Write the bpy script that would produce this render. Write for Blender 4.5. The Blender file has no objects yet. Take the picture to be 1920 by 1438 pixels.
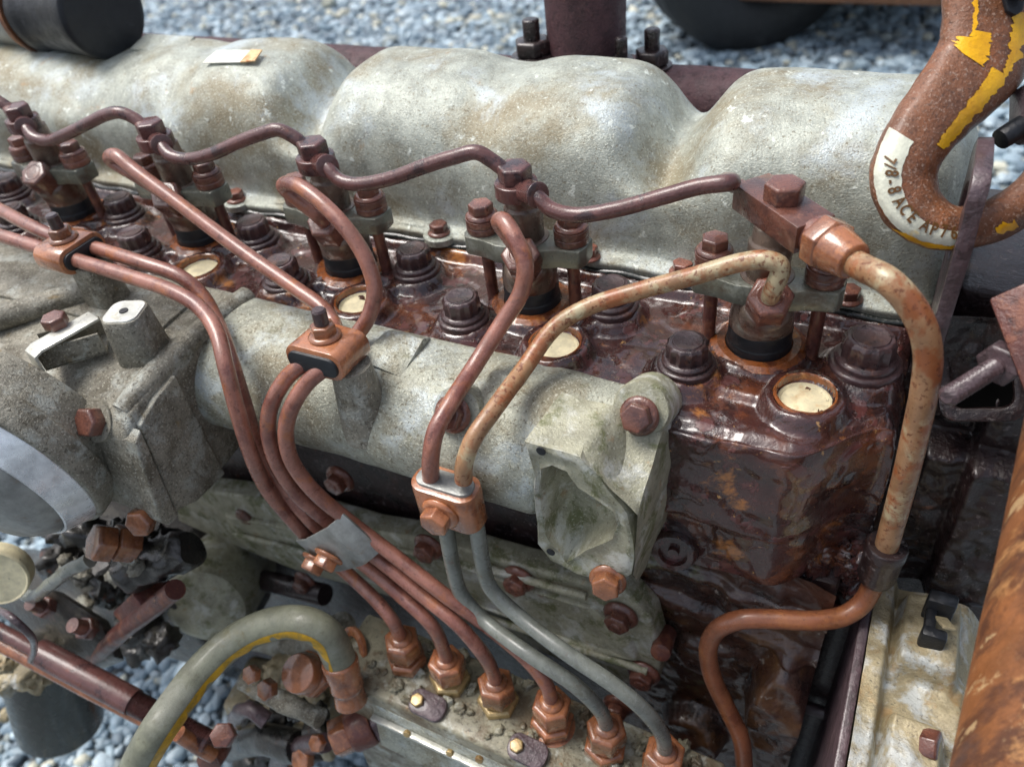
import bpy, bmesh, math, random
import numpy as np
from mathutils import Vector, Matrix, Quaternion, noise

random.seed(7)
rng = np.random.default_rng(7)
SC = bpy.context.scene
COL = SC.collection
PI = math.pi

# ------------------------------------------------------------------ camera
CAM_POS = Vector((0.046, -0.3114, 0.2486))
YAW, PITCH, ROLL = (math.radians(a) for a in (30.8891, 40.8719, -7.9493))
FPX = 1485.72                                   # focal length in photograph pixels (1920 wide)


def cam_axes():
    cy, sy, cp, sp = math.cos(YAW), math.sin(YAW), math.cos(PITCH), math.sin(PITCH)
    f = Vector((-sy * cp, cy * cp, -sp))
    r = Vector((cy, sy, 0))
    u = r.cross(f)
    c, s = math.cos(ROLL), math.sin(ROLL)
    return c * r + s * u, -s * r + c * u, f


CR, CU, CF = cam_axes()
cd = bpy.data.cameras.new('camera')
cam = bpy.data.objects.new('camera', cd)
COL.objects.link(cam)
cam.matrix_world = Matrix.Translation(CAM_POS) @ Matrix((CR, CU, -CF)).transposed().to_4x4()
cd.sensor_width = 36.0
cd.lens = FPX / 1920 * 36
cd.clip_start = 0.01
cd.clip_end = 200
cd.dof.use_dof = True
cd.dof.focus_distance = 0.37
cd.dof.aperture_fstop = 9.5
SC.camera = cam

# ------------------------------------------------------------------ light
SUN_EL, SUN_AZ = math.radians(63), math.radians(-95)      # azimuth from +Y towards +X
w = bpy.data.worlds.new('World')
SC.world = w
w.use_nodes = True
nt = w.node_tree
nt.nodes.clear()
sky = nt.nodes.new('ShaderNodeTexSky')
sky.sky_type = 'NISHITA'
sky.sun_disc = False
sky.sun_elevation = SUN_EL
sky.sun_rotation = SUN_AZ
sky.air_density = 1.0
sky.dust_density = 4.0
hs = nt.nodes.new('ShaderNodeHueSaturation')             # thin overcast: a paler sky
hs.inputs['Saturation'].default_value = 0.62
bg = nt.nodes.new('ShaderNodeBackground')
bg.inputs['Strength'].default_value = 0.115
wo = nt.nodes.new('ShaderNodeOutputWorld')
nt.links.new(sky.outputs[0], hs.inputs['Color'])
nt.links.new(hs.outputs[0], bg.inputs[0])
nt.links.new(bg.outputs[0], wo.inputs[0])
sd = bpy.data.lights.new('sun', 'SUN')
sd.energy = 1.5
sd.angle = math.radians(28)
sd.color = (1.0, 0.97, 0.93)
sun = bpy.data.objects.new('sun', sd)
COL.objects.link(sun)
sv = Vector((math.sin(SUN_AZ) * math.cos(SUN_EL), math.cos(SUN_AZ) * math.cos(SUN_EL), math.sin(SUN_EL)))
sun.rotation_euler = sv.to_track_quat('Z', 'Y').to_euler()
SC.view_settings.view_transform = 'Standard'
SC.view_settings.look = 'None'
SC.view_settings.exposure = 0.8
SC.view_settings.gamma = 1.0
SC.view_settings.use_curve_mapping = False
SC.render.resolution_x, SC.render.resolution_y = 1024, 766


# ------------------------------------------------------------------ measuring helpers
def ray(px, py):
    return CR * ((px - 960) / FPX) - CU * ((py - 719) / FPX) + CF


def at(px, py, x=None, y=None, z=None, d=None):
    """world point seen at photograph pixel (px,py) on the plane x=, y=, z= or at depth d"""
    v = ray(px, py)
    if x is not None:
        t = (x - CAM_POS.x) / v.x
    elif y is not None:
        t = (y - CAM_POS.y) / v.y
    elif z is not None:
        t = (z - CAM_POS.z) / v.z
    else:
        t = d
    return CAM_POS + v * t


def lin(r, g, b):
    def f(c):
        c /= 255.0
        return c / 12.92 if c <= 0.04045 else ((c + 0.055) / 1.055) ** 2.4
    return (f(r), f(g), f(b), 1.0)


# ------------------------------------------------------------------ materials
def material(name, base, layers=(), rough=0.5, rvar=0.12, metal=0.0, bump=0.25, bscale=500, bump2=0.0, bscale2=90,
             coat=0.0, coat_rough=0.1, spec=0.5, objrand=0.0, coord='pos', stretch=None):
    """layers: (colour, scale, lo, hi, amount, roughness or None, height)"""
    m = bpy.data.materials.new(name)
    m.use_nodes = True
    t = m.node_tree
    t.nodes.clear()
    N, L = t.nodes.new, t.links.new
    out = N('ShaderNodeOutputMaterial')
    p = N('ShaderNodeBsdfPrincipled')
    L(p.outputs[0], out.inputs[0])
    if coord == 'pos':
        g = N('ShaderNodeNewGeometry')
        vec = g.outputs['Position']
    else:
        g = N('ShaderNodeTexCoord')
        vec = g.outputs['Object']
    if stretch:
        vm = N('ShaderNodeVectorMath')
        vm.operation = 'MULTIPLY'
        vm.inputs[1].default_value = stretch
        L(vec, vm.inputs[0])
        vec = vm.outputs[0]

    def nz(scale, detail=6, rgh=0.6, off=0.0, dist=0.0):
        n = N('ShaderNodeTexNoise')
        n.inputs['Scale'].default_value = scale
        n.inputs['Detail'].default_value = detail
        n.inputs['Roughness'].default_value = rgh
        n.inputs['Distortion'].default_value = dist
        a = N('ShaderNodeVectorMath')
        a.operation = 'ADD'
        a.inputs[1].default_value = (off, off * 1.7, -off * 0.6)
        L(vec, a.inputs[0])
        L(a.outputs[0], n.inputs['Vector'])
        return n.outputs['Fac']

    def mr(src, lo, hi, a=0.0, b=1.0):
        n = N('ShaderNodeMapRange')
        n.interpolation_type = 'SMOOTHSTEP'
        n.inputs['From Min'].default_value = lo
        n.inputs['From Max'].default_value = hi
        n.inputs['To Min'].default_value = a
        n.inputs['To Max'].default_value = b
        L(src, n.inputs['Value'])
        return n.outputs[0]

    col = None
    r = N('ShaderNodeValue')
    r.outputs[0].default_value = rough
    rs = r.outputs[0]
    # base tone variation
    vn = nz(70, 6, 0.68, 3.1)
    mx = N('ShaderNodeMix')
    mx.data_type = 'RGBA'
    mx.inputs['A'].default_value = [c * 0.72 for c in base[:3]] + [1]
    mx.inputs['B'].default_value = [min(1, c * 1.25) for c in base[:3]] + [1]
    L(mr(vn, 0.3, 0.7), mx.inputs['Factor'])
    col = mx.outputs['Result']
    heights = []
    for i, (c, s, lo, hi, amt, rg, h) in enumerate(layers):
        f = mr(nz(s, 6, 0.66, 1.3 + i * 2.9, 0.3), lo, hi, 0, amt)
        k = N('ShaderNodeMix')
        k.data_type = 'RGBA'
        L(f, k.inputs['Factor'])
        L(col, k.inputs['A'])
        k.inputs['B'].default_value = c
        col = k.outputs['Result']
        if rg is not None:
            q = N('ShaderNodeMix')
            L(f, q.inputs['Factor'])
            L(rs, q.inputs['A'])
            q.inputs['B'].default_value = rg
            rs = q.outputs['Result']
        if h:
            heights.append((f, h))
    if objrand:
        oi = N('ShaderNodeObjectInfo')
        hv = N('ShaderNodeHueSaturation')
        L(mr(oi.outputs['Random'], 0, 1, 1 - objrand, 1 + objrand), hv.inputs['Value'])
        L(col, hv.inputs['Color'])
        col = hv.outputs[0]
    L(col, p.inputs['Base Color'])
    add = N('ShaderNodeMath')
    add.operation = 'ADD'
    add.use_clamp = True
    L(rs, add.inputs[0])
    L(mr(nz(140, 5, 0.6, 7.7), 0.25, 0.75, -rvar, rvar), add.inputs[1])
    L(add.outputs[0], p.inputs['Roughness'])
    p.inputs['Metallic'].default_value = metal
    p.inputs['Specular IOR Level'].default_value = spec
    p.inputs['Coat Weight'].default_value = coat
    p.inputs['Coat Roughness'].default_value = coat_rough
    # bump
    prev = None
    hs_ = [(nz(bscale, 4, 0.6, 5.5), bump)]
    if bump2:
        hs_.append((nz(bscale2, 5, 0.62, 9.1), bump2))
    hs_ += heights
    for src, st in hs_:
        b = N('ShaderNodeBump')
        b.inputs['Strength'].default_value = min(1, abs(st))
        b.inputs['Distance'].default_value = 0.0012 if st > 0 else -0.0012
        L(src, b.inputs['Height'])
        if prev:
            L(prev, b.inputs['Normal'])
        prev = b.outputs[0]
    L(prev, p.inputs['Normal'])
    return m


M = {}
M['alu'] = material('cast_aluminium', lin(160, 162, 148), [
    (lin(122, 108, 76), 26, 0.45, 0.66, 0.65, 0.5, 0),
    (lin(194, 204, 204), 34, 0.5, 0.66, 0.75, 0.33, 0),
    (lin(214, 214, 196), 700, 0.54, 0.64, 0.75, 0.6, 0.3),
    (lin(84, 70, 42), 560, 0.55, 0.66, 0.7, 0.6, -0.3),
    (lin(96, 92, 50), 60, 0.6, 0.7, 0.5, 0.6, 0)],
    rough=0.42, metal=0.2, bump=0.5, bscale=900, bump2=0.25, bscale2=160)
M['cover'] = material('weathered_valve_cover_aluminium', lin(170, 175, 164), [
    (lin(132, 116, 80), 15, 0.44, 0.64, 0.7, 0.5, 0),
    (lin(196, 208, 212), 20, 0.5, 0.66, 0.75, 0.34, 0),
    (lin(222, 224, 208), 800, 0.54, 0.64, 0.6, 0.6, 0.25),
    (lin(104, 88, 54), 640, 0.55, 0.66, 0.6, 0.6, -0.25),
    (lin(232, 238, 228), 110, 0.61, 0.68, 0.8, 0.6, 0.25),
    (lin(176, 132, 74), 48, 0.63, 0.72, 0.5, 0.6, 0)],
    rough=0.40, metal=0.15, bump=0.45, bscale=1000, bump2=0.2, bscale2=150)
M['grime'] = material('grimy_cast_aluminium', lin(138, 134, 120), [
    (lin(78, 70, 52), 40, 0.46, 0.62, 0.65, 0.6, 0),
    (lin(176, 180, 172), 60, 0.5, 0.66, 0.7, 0.4, 0),
    (lin(200, 196, 180), 800, 0.55, 0.64, 0.7, 0.6, 0.35),
    (lin(54, 46, 32), 620, 0.54, 0.65, 0.7, 0.6, -0.35),
    (lin(150, 122, 62), 55, 0.62, 0.72, 0.5, 0.6, 0)],
    rough=0.48, metal=0.1, bump=0.6, bscale=900, bump2=0.3, bscale2=200)
M['moss'] = material('mossy_aluminium', lin(160, 158, 136), [
    (lin(206, 208, 200), 50, 0.5, 0.64, 0.8, 0.35, 0),
    (lin(86, 92, 40), 60, 0.5, 0.64, 0.75, 0.8, 0.1),
    (lin(206, 206, 186), 760, 0.56, 0.65, 0.6, 0.6, 0.3),
    (lin(150, 110, 62), 110, 0.6, 0.7, 0.5, 0.6, 0),
    (lin(70, 64, 44), 420, 0.58, 0.68, 0.5, 0.6, -0.1)],
    rough=0.42, metal=0.15, bump=0.4, bscale=900, bump2=0.2, bscale2=200)
M['head'] = material('wet_rusted_iron', lin(64, 36, 32), [
    (lin(112, 62, 36), 24, 0.52, 0.66, 0.8, 0.3, 0.1),
    (lin(184, 118, 52), 34, 0.58, 0.7, 0.8, 0.45, 0.15),
    (lin(34, 22, 23), 38, 0.52, 0.62, 0.8, 0.14, -0.3),
    (lin(96, 52, 50), 70, 0.56, 0.6, 0.7, 0.5, 0.6),
    (lin(206, 160, 96), 210, 0.64, 0.7, 0.6, 0.6, 0.1)],
    rough=0.26, bump=0.3, bscale=420, bump2=0.6, bscale2=60, coat=1.0, coat_rough=0.06)
M['wet_orange'] = material('wet_orange_rust', lin(140, 78, 36), [
    (lin(84, 44, 30), 90, 0.48, 0.6, 0.8, 0.25, -0.2), (lin(186, 124, 60), 110, 0.56, 0.68, 0.7, 0.4, 0.1)],
    rough=0.3, bump=0.3, bscale=500, bump2=0.5, bscale2=150, coat=0.8, coat_rough=0.1)
M['wall'] = material('brown_olive_wet_iron', lin(70, 44, 34), [
    (lin(104, 72, 42), 20, 0.48, 0.62, 0.8, 0.4, 0.1), (lin(32, 22, 22), 30, 0.5, 0.62, 0.85, 0.2, -0.3),
    (lin(108, 112, 80), 26, 0.62, 0.7, 0.7, 0.5, 0.1), (lin(170, 160, 148), 150, 0.62, 0.68, 0.6, 0.4, 0.3)],
    rough=0.36, bump=0.5, bscale=420, bump2=0.9, bscale2=90, coat=0.6, coat_rough=0.12)
M['headbolt'] = material('wet_dark_bolt_iron', lin(70, 50, 50), [
    (lin(110, 68, 46), 60, 0.55, 0.7, 0.6, 0.4, 0),
    (lin(34, 24, 26), 130, 0.52, 0.64, 0.7, 0.25, -0.2)],
    rough=0.34, bump=0.4, bscale=600, bump2=0.5, bscale2=180, coat=0.6, coat_rough=0.12, objrand=0.25)
M['dark'] = material('dark_wet_iron', lin(42, 28, 28), [
    (lin(78, 44, 34), 30, 0.54, 0.7, 0.7, 0.35, 0.1),
    (lin(130, 74, 36), 70, 0.63, 0.72, 0.7, 0.5, 0.2),
    (lin(20, 16, 18), 55, 0.5, 0.64, 0.8, 0.25, -0.3),
    (lin(124, 112, 110), 300, 0.58, 0.66, 0.6, 0.5, 0.4)],
    rough=0.4, bump=0.6, bscale=420, bump2=1.0, bscale2=120, coat=0.5, coat_rough=0.18)
M['oily'] = material('oily_black_iron', lin(40, 38, 34), [
    (lin(92, 88, 74), 60, 0.54, 0.68, 0.7, 0.5, 0.1),
    (lin(112, 64, 40), 85, 0.6, 0.7, 0.7, 0.4, 0.1),
    (lin(14, 14, 15), 45, 0.5, 0.62, 0.8, 0.25, -0.2)],
    rough=0.38, bump=0.5, bscale=420, bump2=0.8, bscale2=110, coat=0.5, coat_rough=0.15)
M['pipe'] = material('red_brown_rusted_steel_pipe', lin(148, 98, 82), [
    (lin(104, 56, 48), 55, 0.48, 0.64, 0.75, 0.3, 0),
    (lin(166, 100, 58), 70, 0.54, 0.68, 0.75, 0.4, 0),
    (lin(70, 36, 30), 160, 0.6, 0.68, 0.6, 0.3, -0.1),
    (lin(92, 44, 32), 900, 0.57, 0.66, 0.6, 0.5, -0.15)],
    rough=0.34, bump=0.25, bscale=1300, bump2=0.2, bscale2=260, coat=0.6, coat_rough=0.14)
M['pipe_orange'] = material('orange_speckled_steel_pipe', lin(156, 118, 84), [
    (lin(184, 172, 138), 45, 0.5, 0.62, 0.85, 0.4, 0),
    (lin(146, 80, 40), 60, 0.48, 0.58, 0.85, 0.45, 0),
    (lin(104, 54, 28), 380, 0.56, 0.62, 0.85, 0.5, -0.15)],
    rough=0.4, bump=0.15, bscale=1200, bump2=0.12, bscale2=260, coat=0.3, coat_rough=0.2)
M['pipe_rust'] = material('orange_brown_pipe', lin(138, 84, 56), [
    (lin(166, 106, 62), 45, 0.5, 0.64, 0.8, 0.4, 0), (lin(96, 50, 34), 40, 0.55, 0.66, 0.7, 0.3, 0),
    (lin(92, 48, 28), 700, 0.58, 0.66, 0.6, 0.5, -0.1)],
    rough=0.36, bump=0.15, bscale=1200, bump2=0.12, bscale2=260, coat=0.4, coat_rough=0.15)
M['pipe_grey'] = material('grey_painted_steel_pipe', lin(118, 122, 114), [
    (lin(100, 100, 86), 60, 0.5, 0.68, 0.6, 0.4, 0),
    (lin(150, 156, 152), 320, 0.56, 0.66, 0.35, 0.4, 0),
    (lin(110, 78, 54), 190, 0.63, 0.7, 0.5, 0.5, 0)],
    rough=0.32, bump=0.12, bscale=1300, coat=0.4, coat_rough=0.2)
M['return'] = material('purple_brown_return_pipe', lin(96, 62, 58), [
    (lin(42, 28, 32), 60, 0.52, 0.62, 0.8, 0.25, -0.15),
    (lin(140, 78, 54), 55, 0.6, 0.72, 0.6, 0.4, 0)],
    rough=0.32, bump=0.25, bscale=900, bump2=0.2, bscale2=300, coat=0.5, coat_rough=0.15)
M['nut'] = material('orange_brown_nut', lin(154, 98, 64), [
    (lin(104, 60, 40), 90, 0.46, 0.62, 0.75, 0.3, 0),
    (lin(190, 122, 70), 110, 0.56, 0.7, 0.6, 0.35, 0),
    (lin(80, 46, 34), 600, 0.62, 0.7, 0.5, 0.5, -0.1)],
    rough=0.24, bump=0.2, bscale=1100, bump2=0.15, bscale2=300, coat=0.9, coat_rough=0.08, objrand=0.2)
M['brass'] = material('dull_brass_nut', lin(176, 152, 104), [
    (lin(130, 92, 54), 90, 0.5, 0.66, 0.7, 0.4, 0),
    (lin(206, 194, 150), 120, 0.56, 0.7, 0.6, 0.25, 0)],
    rough=0.3, metal=0.4, bump=0.2, bscale=1000, coat=0.3)
M['bolt'] = material('rusty_bolt', lin(116, 72, 58), [
    (lin(74, 42, 38), 120, 0.48, 0.64, 0.75, 0.35, 0),
    (lin(160, 108, 84), 160, 0.56, 0.7, 0.6, 0.45, 0)],
    rough=0.32, bump=0.3, bscale=900, bump2=0.3, bscale2=300, coat=0.7, coat_rough=0.1, objrand=0.3)
M['steel'] = material('grey_green_steel', lin(120, 122, 110), [
    (lin(92, 74, 56), 60, 0.5, 0.66, 0.7, 0.45, 0),
    (lin(160, 164, 156), 90, 0.54, 0.7, 0.6, 0.3, 0)],
    rough=0.32, metal=0.35, bump=0.2, bscale=900, bump2=0.1, bscale2=250, coat=0.2)
M['injbody'] = material('brown_tinged_injector_steel', lin(112, 96, 84), [
    (lin(96, 58, 44), 55, 0.5, 0.64, 0.8, 0.35, 0),
    (lin(160, 158, 146), 75, 0.55, 0.7, 0.7, 0.3, 0)],
    rough=0.32, metal=0.3, bump=0.2, bscale=900, bump2=0.15, bscale2=250, coat=0.3)
M['rubber'] = material('black_rubber', lin(28, 32, 36), [(lin(56, 58, 58), 90, 0.56, 0.72, 0.5, 0.5, 0)],
                       rough=0.42, bump=0.2, bscale=900)
M['darkgreen'] = material('oily_dark_green_paint', lin(16, 24, 18), [(lin(40, 44, 34), 60, 0.56, 0.72, 0.4, 0.4, 0)],
                          rough=0.3, bump=0.2, bscale=500, coat=0.5)
M['plug'] = material('cream_core_plug', lin(222, 212, 176), [
    (lin(196, 150, 92), 70, 0.56, 0.7, 0.6, 0.5, 0), (lin(70, 60, 44), 260, 0.64, 0.69, 0.8, 0.6, 0)],
    rough=0.55, bump=0.15, bscale=700)
M['gasket'] = material('dark_gasket', lin(30, 36, 34), [(lin(120, 126, 118), 160, 0.58, 0.68, 0.6, 0.3, 0)],
                       rough=0.3, bump=0.3, bscale=500, coat=0.6)
M['hook'] = material('brown_rusted_forged_steel', lin(118, 74, 46), [
    (lin(146, 86, 44), 60, 0.5, 0.66, 0.7, 0.5, 0),
    (lin(176, 150, 132), 700, 0.54, 0.64, 0.7, 0.4, 0.3),
    (lin(64, 38, 28), 500, 0.56, 0.66, 0.6, 0.5, -0.3)],
    rough=0.44, bump=0.6, bscale=900, bump2=0.3, bscale2=260, coat=0.3, coat_rough=0.25)
M['yellow'] = material('yellow_paint', lin(246, 176, 8), [(lin(214, 142, 10), 90, 0.55, 0.7, 0.5, 0.4, 0)],
                       rough=0.4, bump=0.3, bscale=700, bump2=0.2, bscale2=250, coat=0.2)
M['white'] = material('off_white_paint', lin(206, 208, 190), [(lin(226, 190, 90), 70, 0.62, 0.72, 0.6, 0.5, 0),
                      (lin(182, 186, 176), 120, 0.55, 0.7, 0.6, 0.4, 0)], rough=0.45, bump=0.3, bscale=800)
M['ink'] = material('brown_lettering', lin(92, 60, 16), rough=0.5, bump=0.1)
M['plate'] = material('dark_purple_forged_plate', lin(84, 68, 72), [
    (lin(52, 40, 42), 110, 0.5, 0.62, 0.7, 0.4, -0.3), (lin(128, 112, 116), 150, 0.56, 0.7, 0.5, 0.3, 0.1)],
    rough=0.38, bump=0.5, bscale=400, bump2=0.9, bscale2=150, coat=0.4)
M['exhaust'] = material('purple_rust_exhaust', lin(74, 48, 52), [
    (lin(48, 30, 34), 220, 0.5, 0.64, 0.7, 0.7, -0.2), (lin(104, 70, 68), 420, 0.56, 0.66, 0.6, 0.6, 0.2)],
    rough=0.6, bump=0.6, bscale=700, bump2=0.3, bscale2=250)
M['orange_rust'] = material('streaky_orange_rust', lin(136, 86, 50), [
    (lin(78, 48, 34), 60, 0.44, 0.58, 0.85, 0.6, -0.2), (lin(184, 134, 84), 90, 0.54, 0.66, 0.8, 0.6, 0.2),
    (lin(84, 66, 60), 45, 0.56, 0.68, 0.7, 0.5, 0), (lin(206, 176, 130), 160, 0.6, 0.68, 0.6, 0.6, 0)],
    rough=0.55, bump=0.4, bscale=900, bump2=0.4, bscale2=160, stretch=(1, 1, .22))
M['hose'] = material('olive_grey_hose', lin(122, 124, 106), [
    (lin(148, 150, 138), 40, 0.5, 0.66, 0.6, 0.45, 0), (lin(104, 92, 40), 30, 0.55, 0.7, 0.8, 0.5, 0),
    (lin(86, 80, 52), 420, 0.56, 0.66, 0.4, 0.6, 0)],
    rough=0.42, bump=0.35, bscale=1200, coat=0.2)
M['hose_yellow'] = material('yellow_hose_stripe', lin(196, 152, 22), [
    (lin(130, 112, 48), 120, 0.5, 0.66, 0.7, 0.5, 0)], rough=0.45, bump=0.4, bscale=1200)
M['black'] = material('black_rubber_duct', lin(22, 25, 30), [(lin(70, 74, 80), 60, 0.58, 0.74, 0.5, 0.5, 0)],
                      rough=0.45, bump=0.3, bscale=500, bump2=0.2, bscale2=60)
M['void'] = material('matt_black', lin(8, 8, 8), rough=0.95, bump=0.0, spec=0.05)
M['machined'] = material('machined_aluminium', lin(226, 230, 232), [(lin(190, 186, 176), 40, 0.6, 0.74, 0.5, 0.5, 0)],
                         rough=0.3, metal=0.45, bump=0.06, bscale=900)
M['zinc'] = material('bright_zinc_sheet', lin(206, 206, 196), [(lin(150, 138, 112), 90, 0.58, 0.72, 0.5, 0.5, 0)],
                     rough=0.34, metal=0.4, bump=0.15, bscale=900)
M['clampsteel'] = material('dull_zinc_clamp', lin(146, 148, 144), [(lin(124, 102, 80), 80, 0.55, 0.7, 0.6, 0.5, 0)],
                           rough=0.42, metal=0.3, bump=0.2, bscale=900)
M['tag'] = material('white_tag', lin(244, 240, 222), rough=0.6, bump=0.1)
M['tag_rust'] = material('stained_tag_end', lin(226, 190, 140), [(lin(190, 110, 50), 120, 0.52, 0.68, 0.8, 0.6, 0)],
                         rough=0.6, bump=0.2)
M['plastic'] = material('grey_speckled_housing', lin(92, 92, 98), [
    (lin(48, 44, 46), 120, 0.5, 0.62, 0.8, 0.5, -0.2), (lin(140, 142, 150), 300, 0.56, 0.66, 0.6, 0.4, 0.2)],
    rough=0.45, bump=0.5, bscale=500, bump2=0.5, bscale2=150, coat=0.3)
M['tan'] = material('corroded_tan_aluminium', lin(158, 146, 116), [
    (lin(196, 202, 202), 40, 0.5, 0.64, 0.8, 0.4, 0.1), (lin(150, 118, 72), 55, 0.54, 0.68, 0.7, 0.6, 0),
    (lin(112, 70, 44), 60, 0.62, 0.72, 0.7, 0.5, 0), (lin(84, 78, 66), 480, 0.57, 0.67, 0.6, 0.6, -0.2)],
    rough=0.46, metal=0.1, bump=0.5, bscale=700, bump2=0.5, bscale2=150)
M['pump'] = material('dirty_grey_pump_casting', lin(136, 132, 112), [
    (lin(96, 78, 54), 45, 0.46, 0.6, 0.75, 0.6, 0.1), (lin(184, 188, 178), 60, 0.52, 0.66, 0.7, 0.4, 0),
    (lin(150, 104, 56), 80, 0.6, 0.7, 0.6, 0.5, 0), (lin(52, 44, 34), 300, 0.56, 0.66, 0.7, 0.6, -0.3)],
    rough=0.46, metal=0.1, bump=0.5, bscale=700, bump2=0.5, bscale2=150, coat=0.2)
M['brown'] = material('flaking_red_brown_iron', lin(92, 50, 42), [
    (lin(130, 80, 58), 80, 0.5, 0.62, 0.8, 0.6, 0.3), (lin(60, 32, 30), 60, 0.55, 0.66, 0.8, 0.3, -0.2),
    (lin(160, 104, 60), 130, 0.6, 0.7, 0.6, 0.6, 0)],
    rough=0.45, bump=0.4, bscale=600, bump2=0.6, bscale2=120, coat=0.4, coat_rough=0.15)
M['tyre'] = material('black_tyre', lin(30, 31, 33), [(lin(70, 72, 74), 9, 0.55, 0.75, 0.5, 0.7, 0)],
                     rough=0.6, bump=0.2, bscale=120)
M['deck'] = material('brown_trailer_timber', lin(122, 84, 58), [(lin(80, 56, 42), 8, 0.5, 0.7, 0.7, None, 0)],
                     rough=0.7, bump=0.3, bscale=120)
M['ground'] = material('grey_ground', lin(120, 128, 132), [(lin(70, 74, 76), 60, 0.45, 0.6, 0.8, None, 0.5),
                       (lin(140, 148, 150), 110, 0.54, 0.66, 0.8, None, 0.5)], rough=0.75, bump=0.6, bscale=160)


def gravel_material():
    m = bpy.data.materials.new('blue_grey_gravel')
    m.use_nodes = True
    t = m.node_tree
    p = t.nodes['Principled BSDF']
    a = t.nodes.new('ShaderNodeAttribute')
    a.attribute_name = 'stone'
    g = t.nodes.new('ShaderNodeNewGeometry')
    n = t.nodes.new('ShaderNodeTexNoise')
    n.inputs['Scale'].default_value = 260
    n.inputs['Detail'].default_value = 5
    t.links.new(g.outputs['Position'], n.inputs['Vector'])
    k = t.nodes.new('ShaderNodeMix')
    k.data_type = 'RGBA'
    k.blend_type = 'MULTIPLY'
    k.inputs['Factor'].default_value = 0.6
    r = t.nodes.new('ShaderNodeMapRange')
    r.inputs['To Min'].default_value = 0.55
    r.inputs['To Max'].default_value = 1.3
    t.links.new(n.outputs['Fac'], r.inputs[0])
    t.links.new(a.outputs['Color'], k.inputs['A'])
    t.links.new(r.outputs[0], k.inputs['B'])
    t.links.new(k.outputs['Result'], p.inputs['Base Color'])
    p.inputs['Roughness'].default_value = 0.5
    b = t.nodes.new('ShaderNodeBump')
    b.inputs['Strength'].default_value = 0.4
    b.inputs['Distance'].default_value = 0.002
    t.links.new(n.outputs['Fac'], b.inputs['Height'])
    t.links.new(b.outputs[0], p.inputs['Normal'])
    return m


M['gravel'] = gravel_material()

# ------------------------------------------------------------------ object helpers
WORLD = {}


def empty(name, loc):
    o = bpy.data.objects.new(name, None)
    o.location = loc
    o.empty_display_size = 0.05
    COL.objects.link(o)
    WORLD[o] = Matrix.Translation(Vector(loc))
    return o


def link(name, me, mat, parent=None, mw=None):
    o = bpy.data.objects.new(name, me)
    if mat is not None and len(me.materials) == 0:
        me.materials.append(M[mat])
    mw = mw or Matrix.Identity(4)
    if parent is not None:
        o.parent = parent
        o.matrix_parent_inverse = WORLD[parent].inverted()
    o.matrix_basis = mw
    COL.objects.link(o)
    WORLD[o] = mw.copy()
    return o


def tag(o, label, cat, group=None):
    o['label'] = label
    o['category'] = cat
    if group:
        o['group'] = group
    return o


def frame(o, zdir, xhint=(1, 0, 0)):
    z = Vector(zdir).normalized()
    x = Vector(xhint)
    x = x - z * x.dot(z)
    if x.length < 1e-6:
        x = Vector((0, 1, 0)) - z * z.y
    x.normalize()
    y = z.cross(x)
    m = Matrix((x, y, z)).transposed().to_4x4()
    m.translation = Vector(o)
    return m


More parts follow.
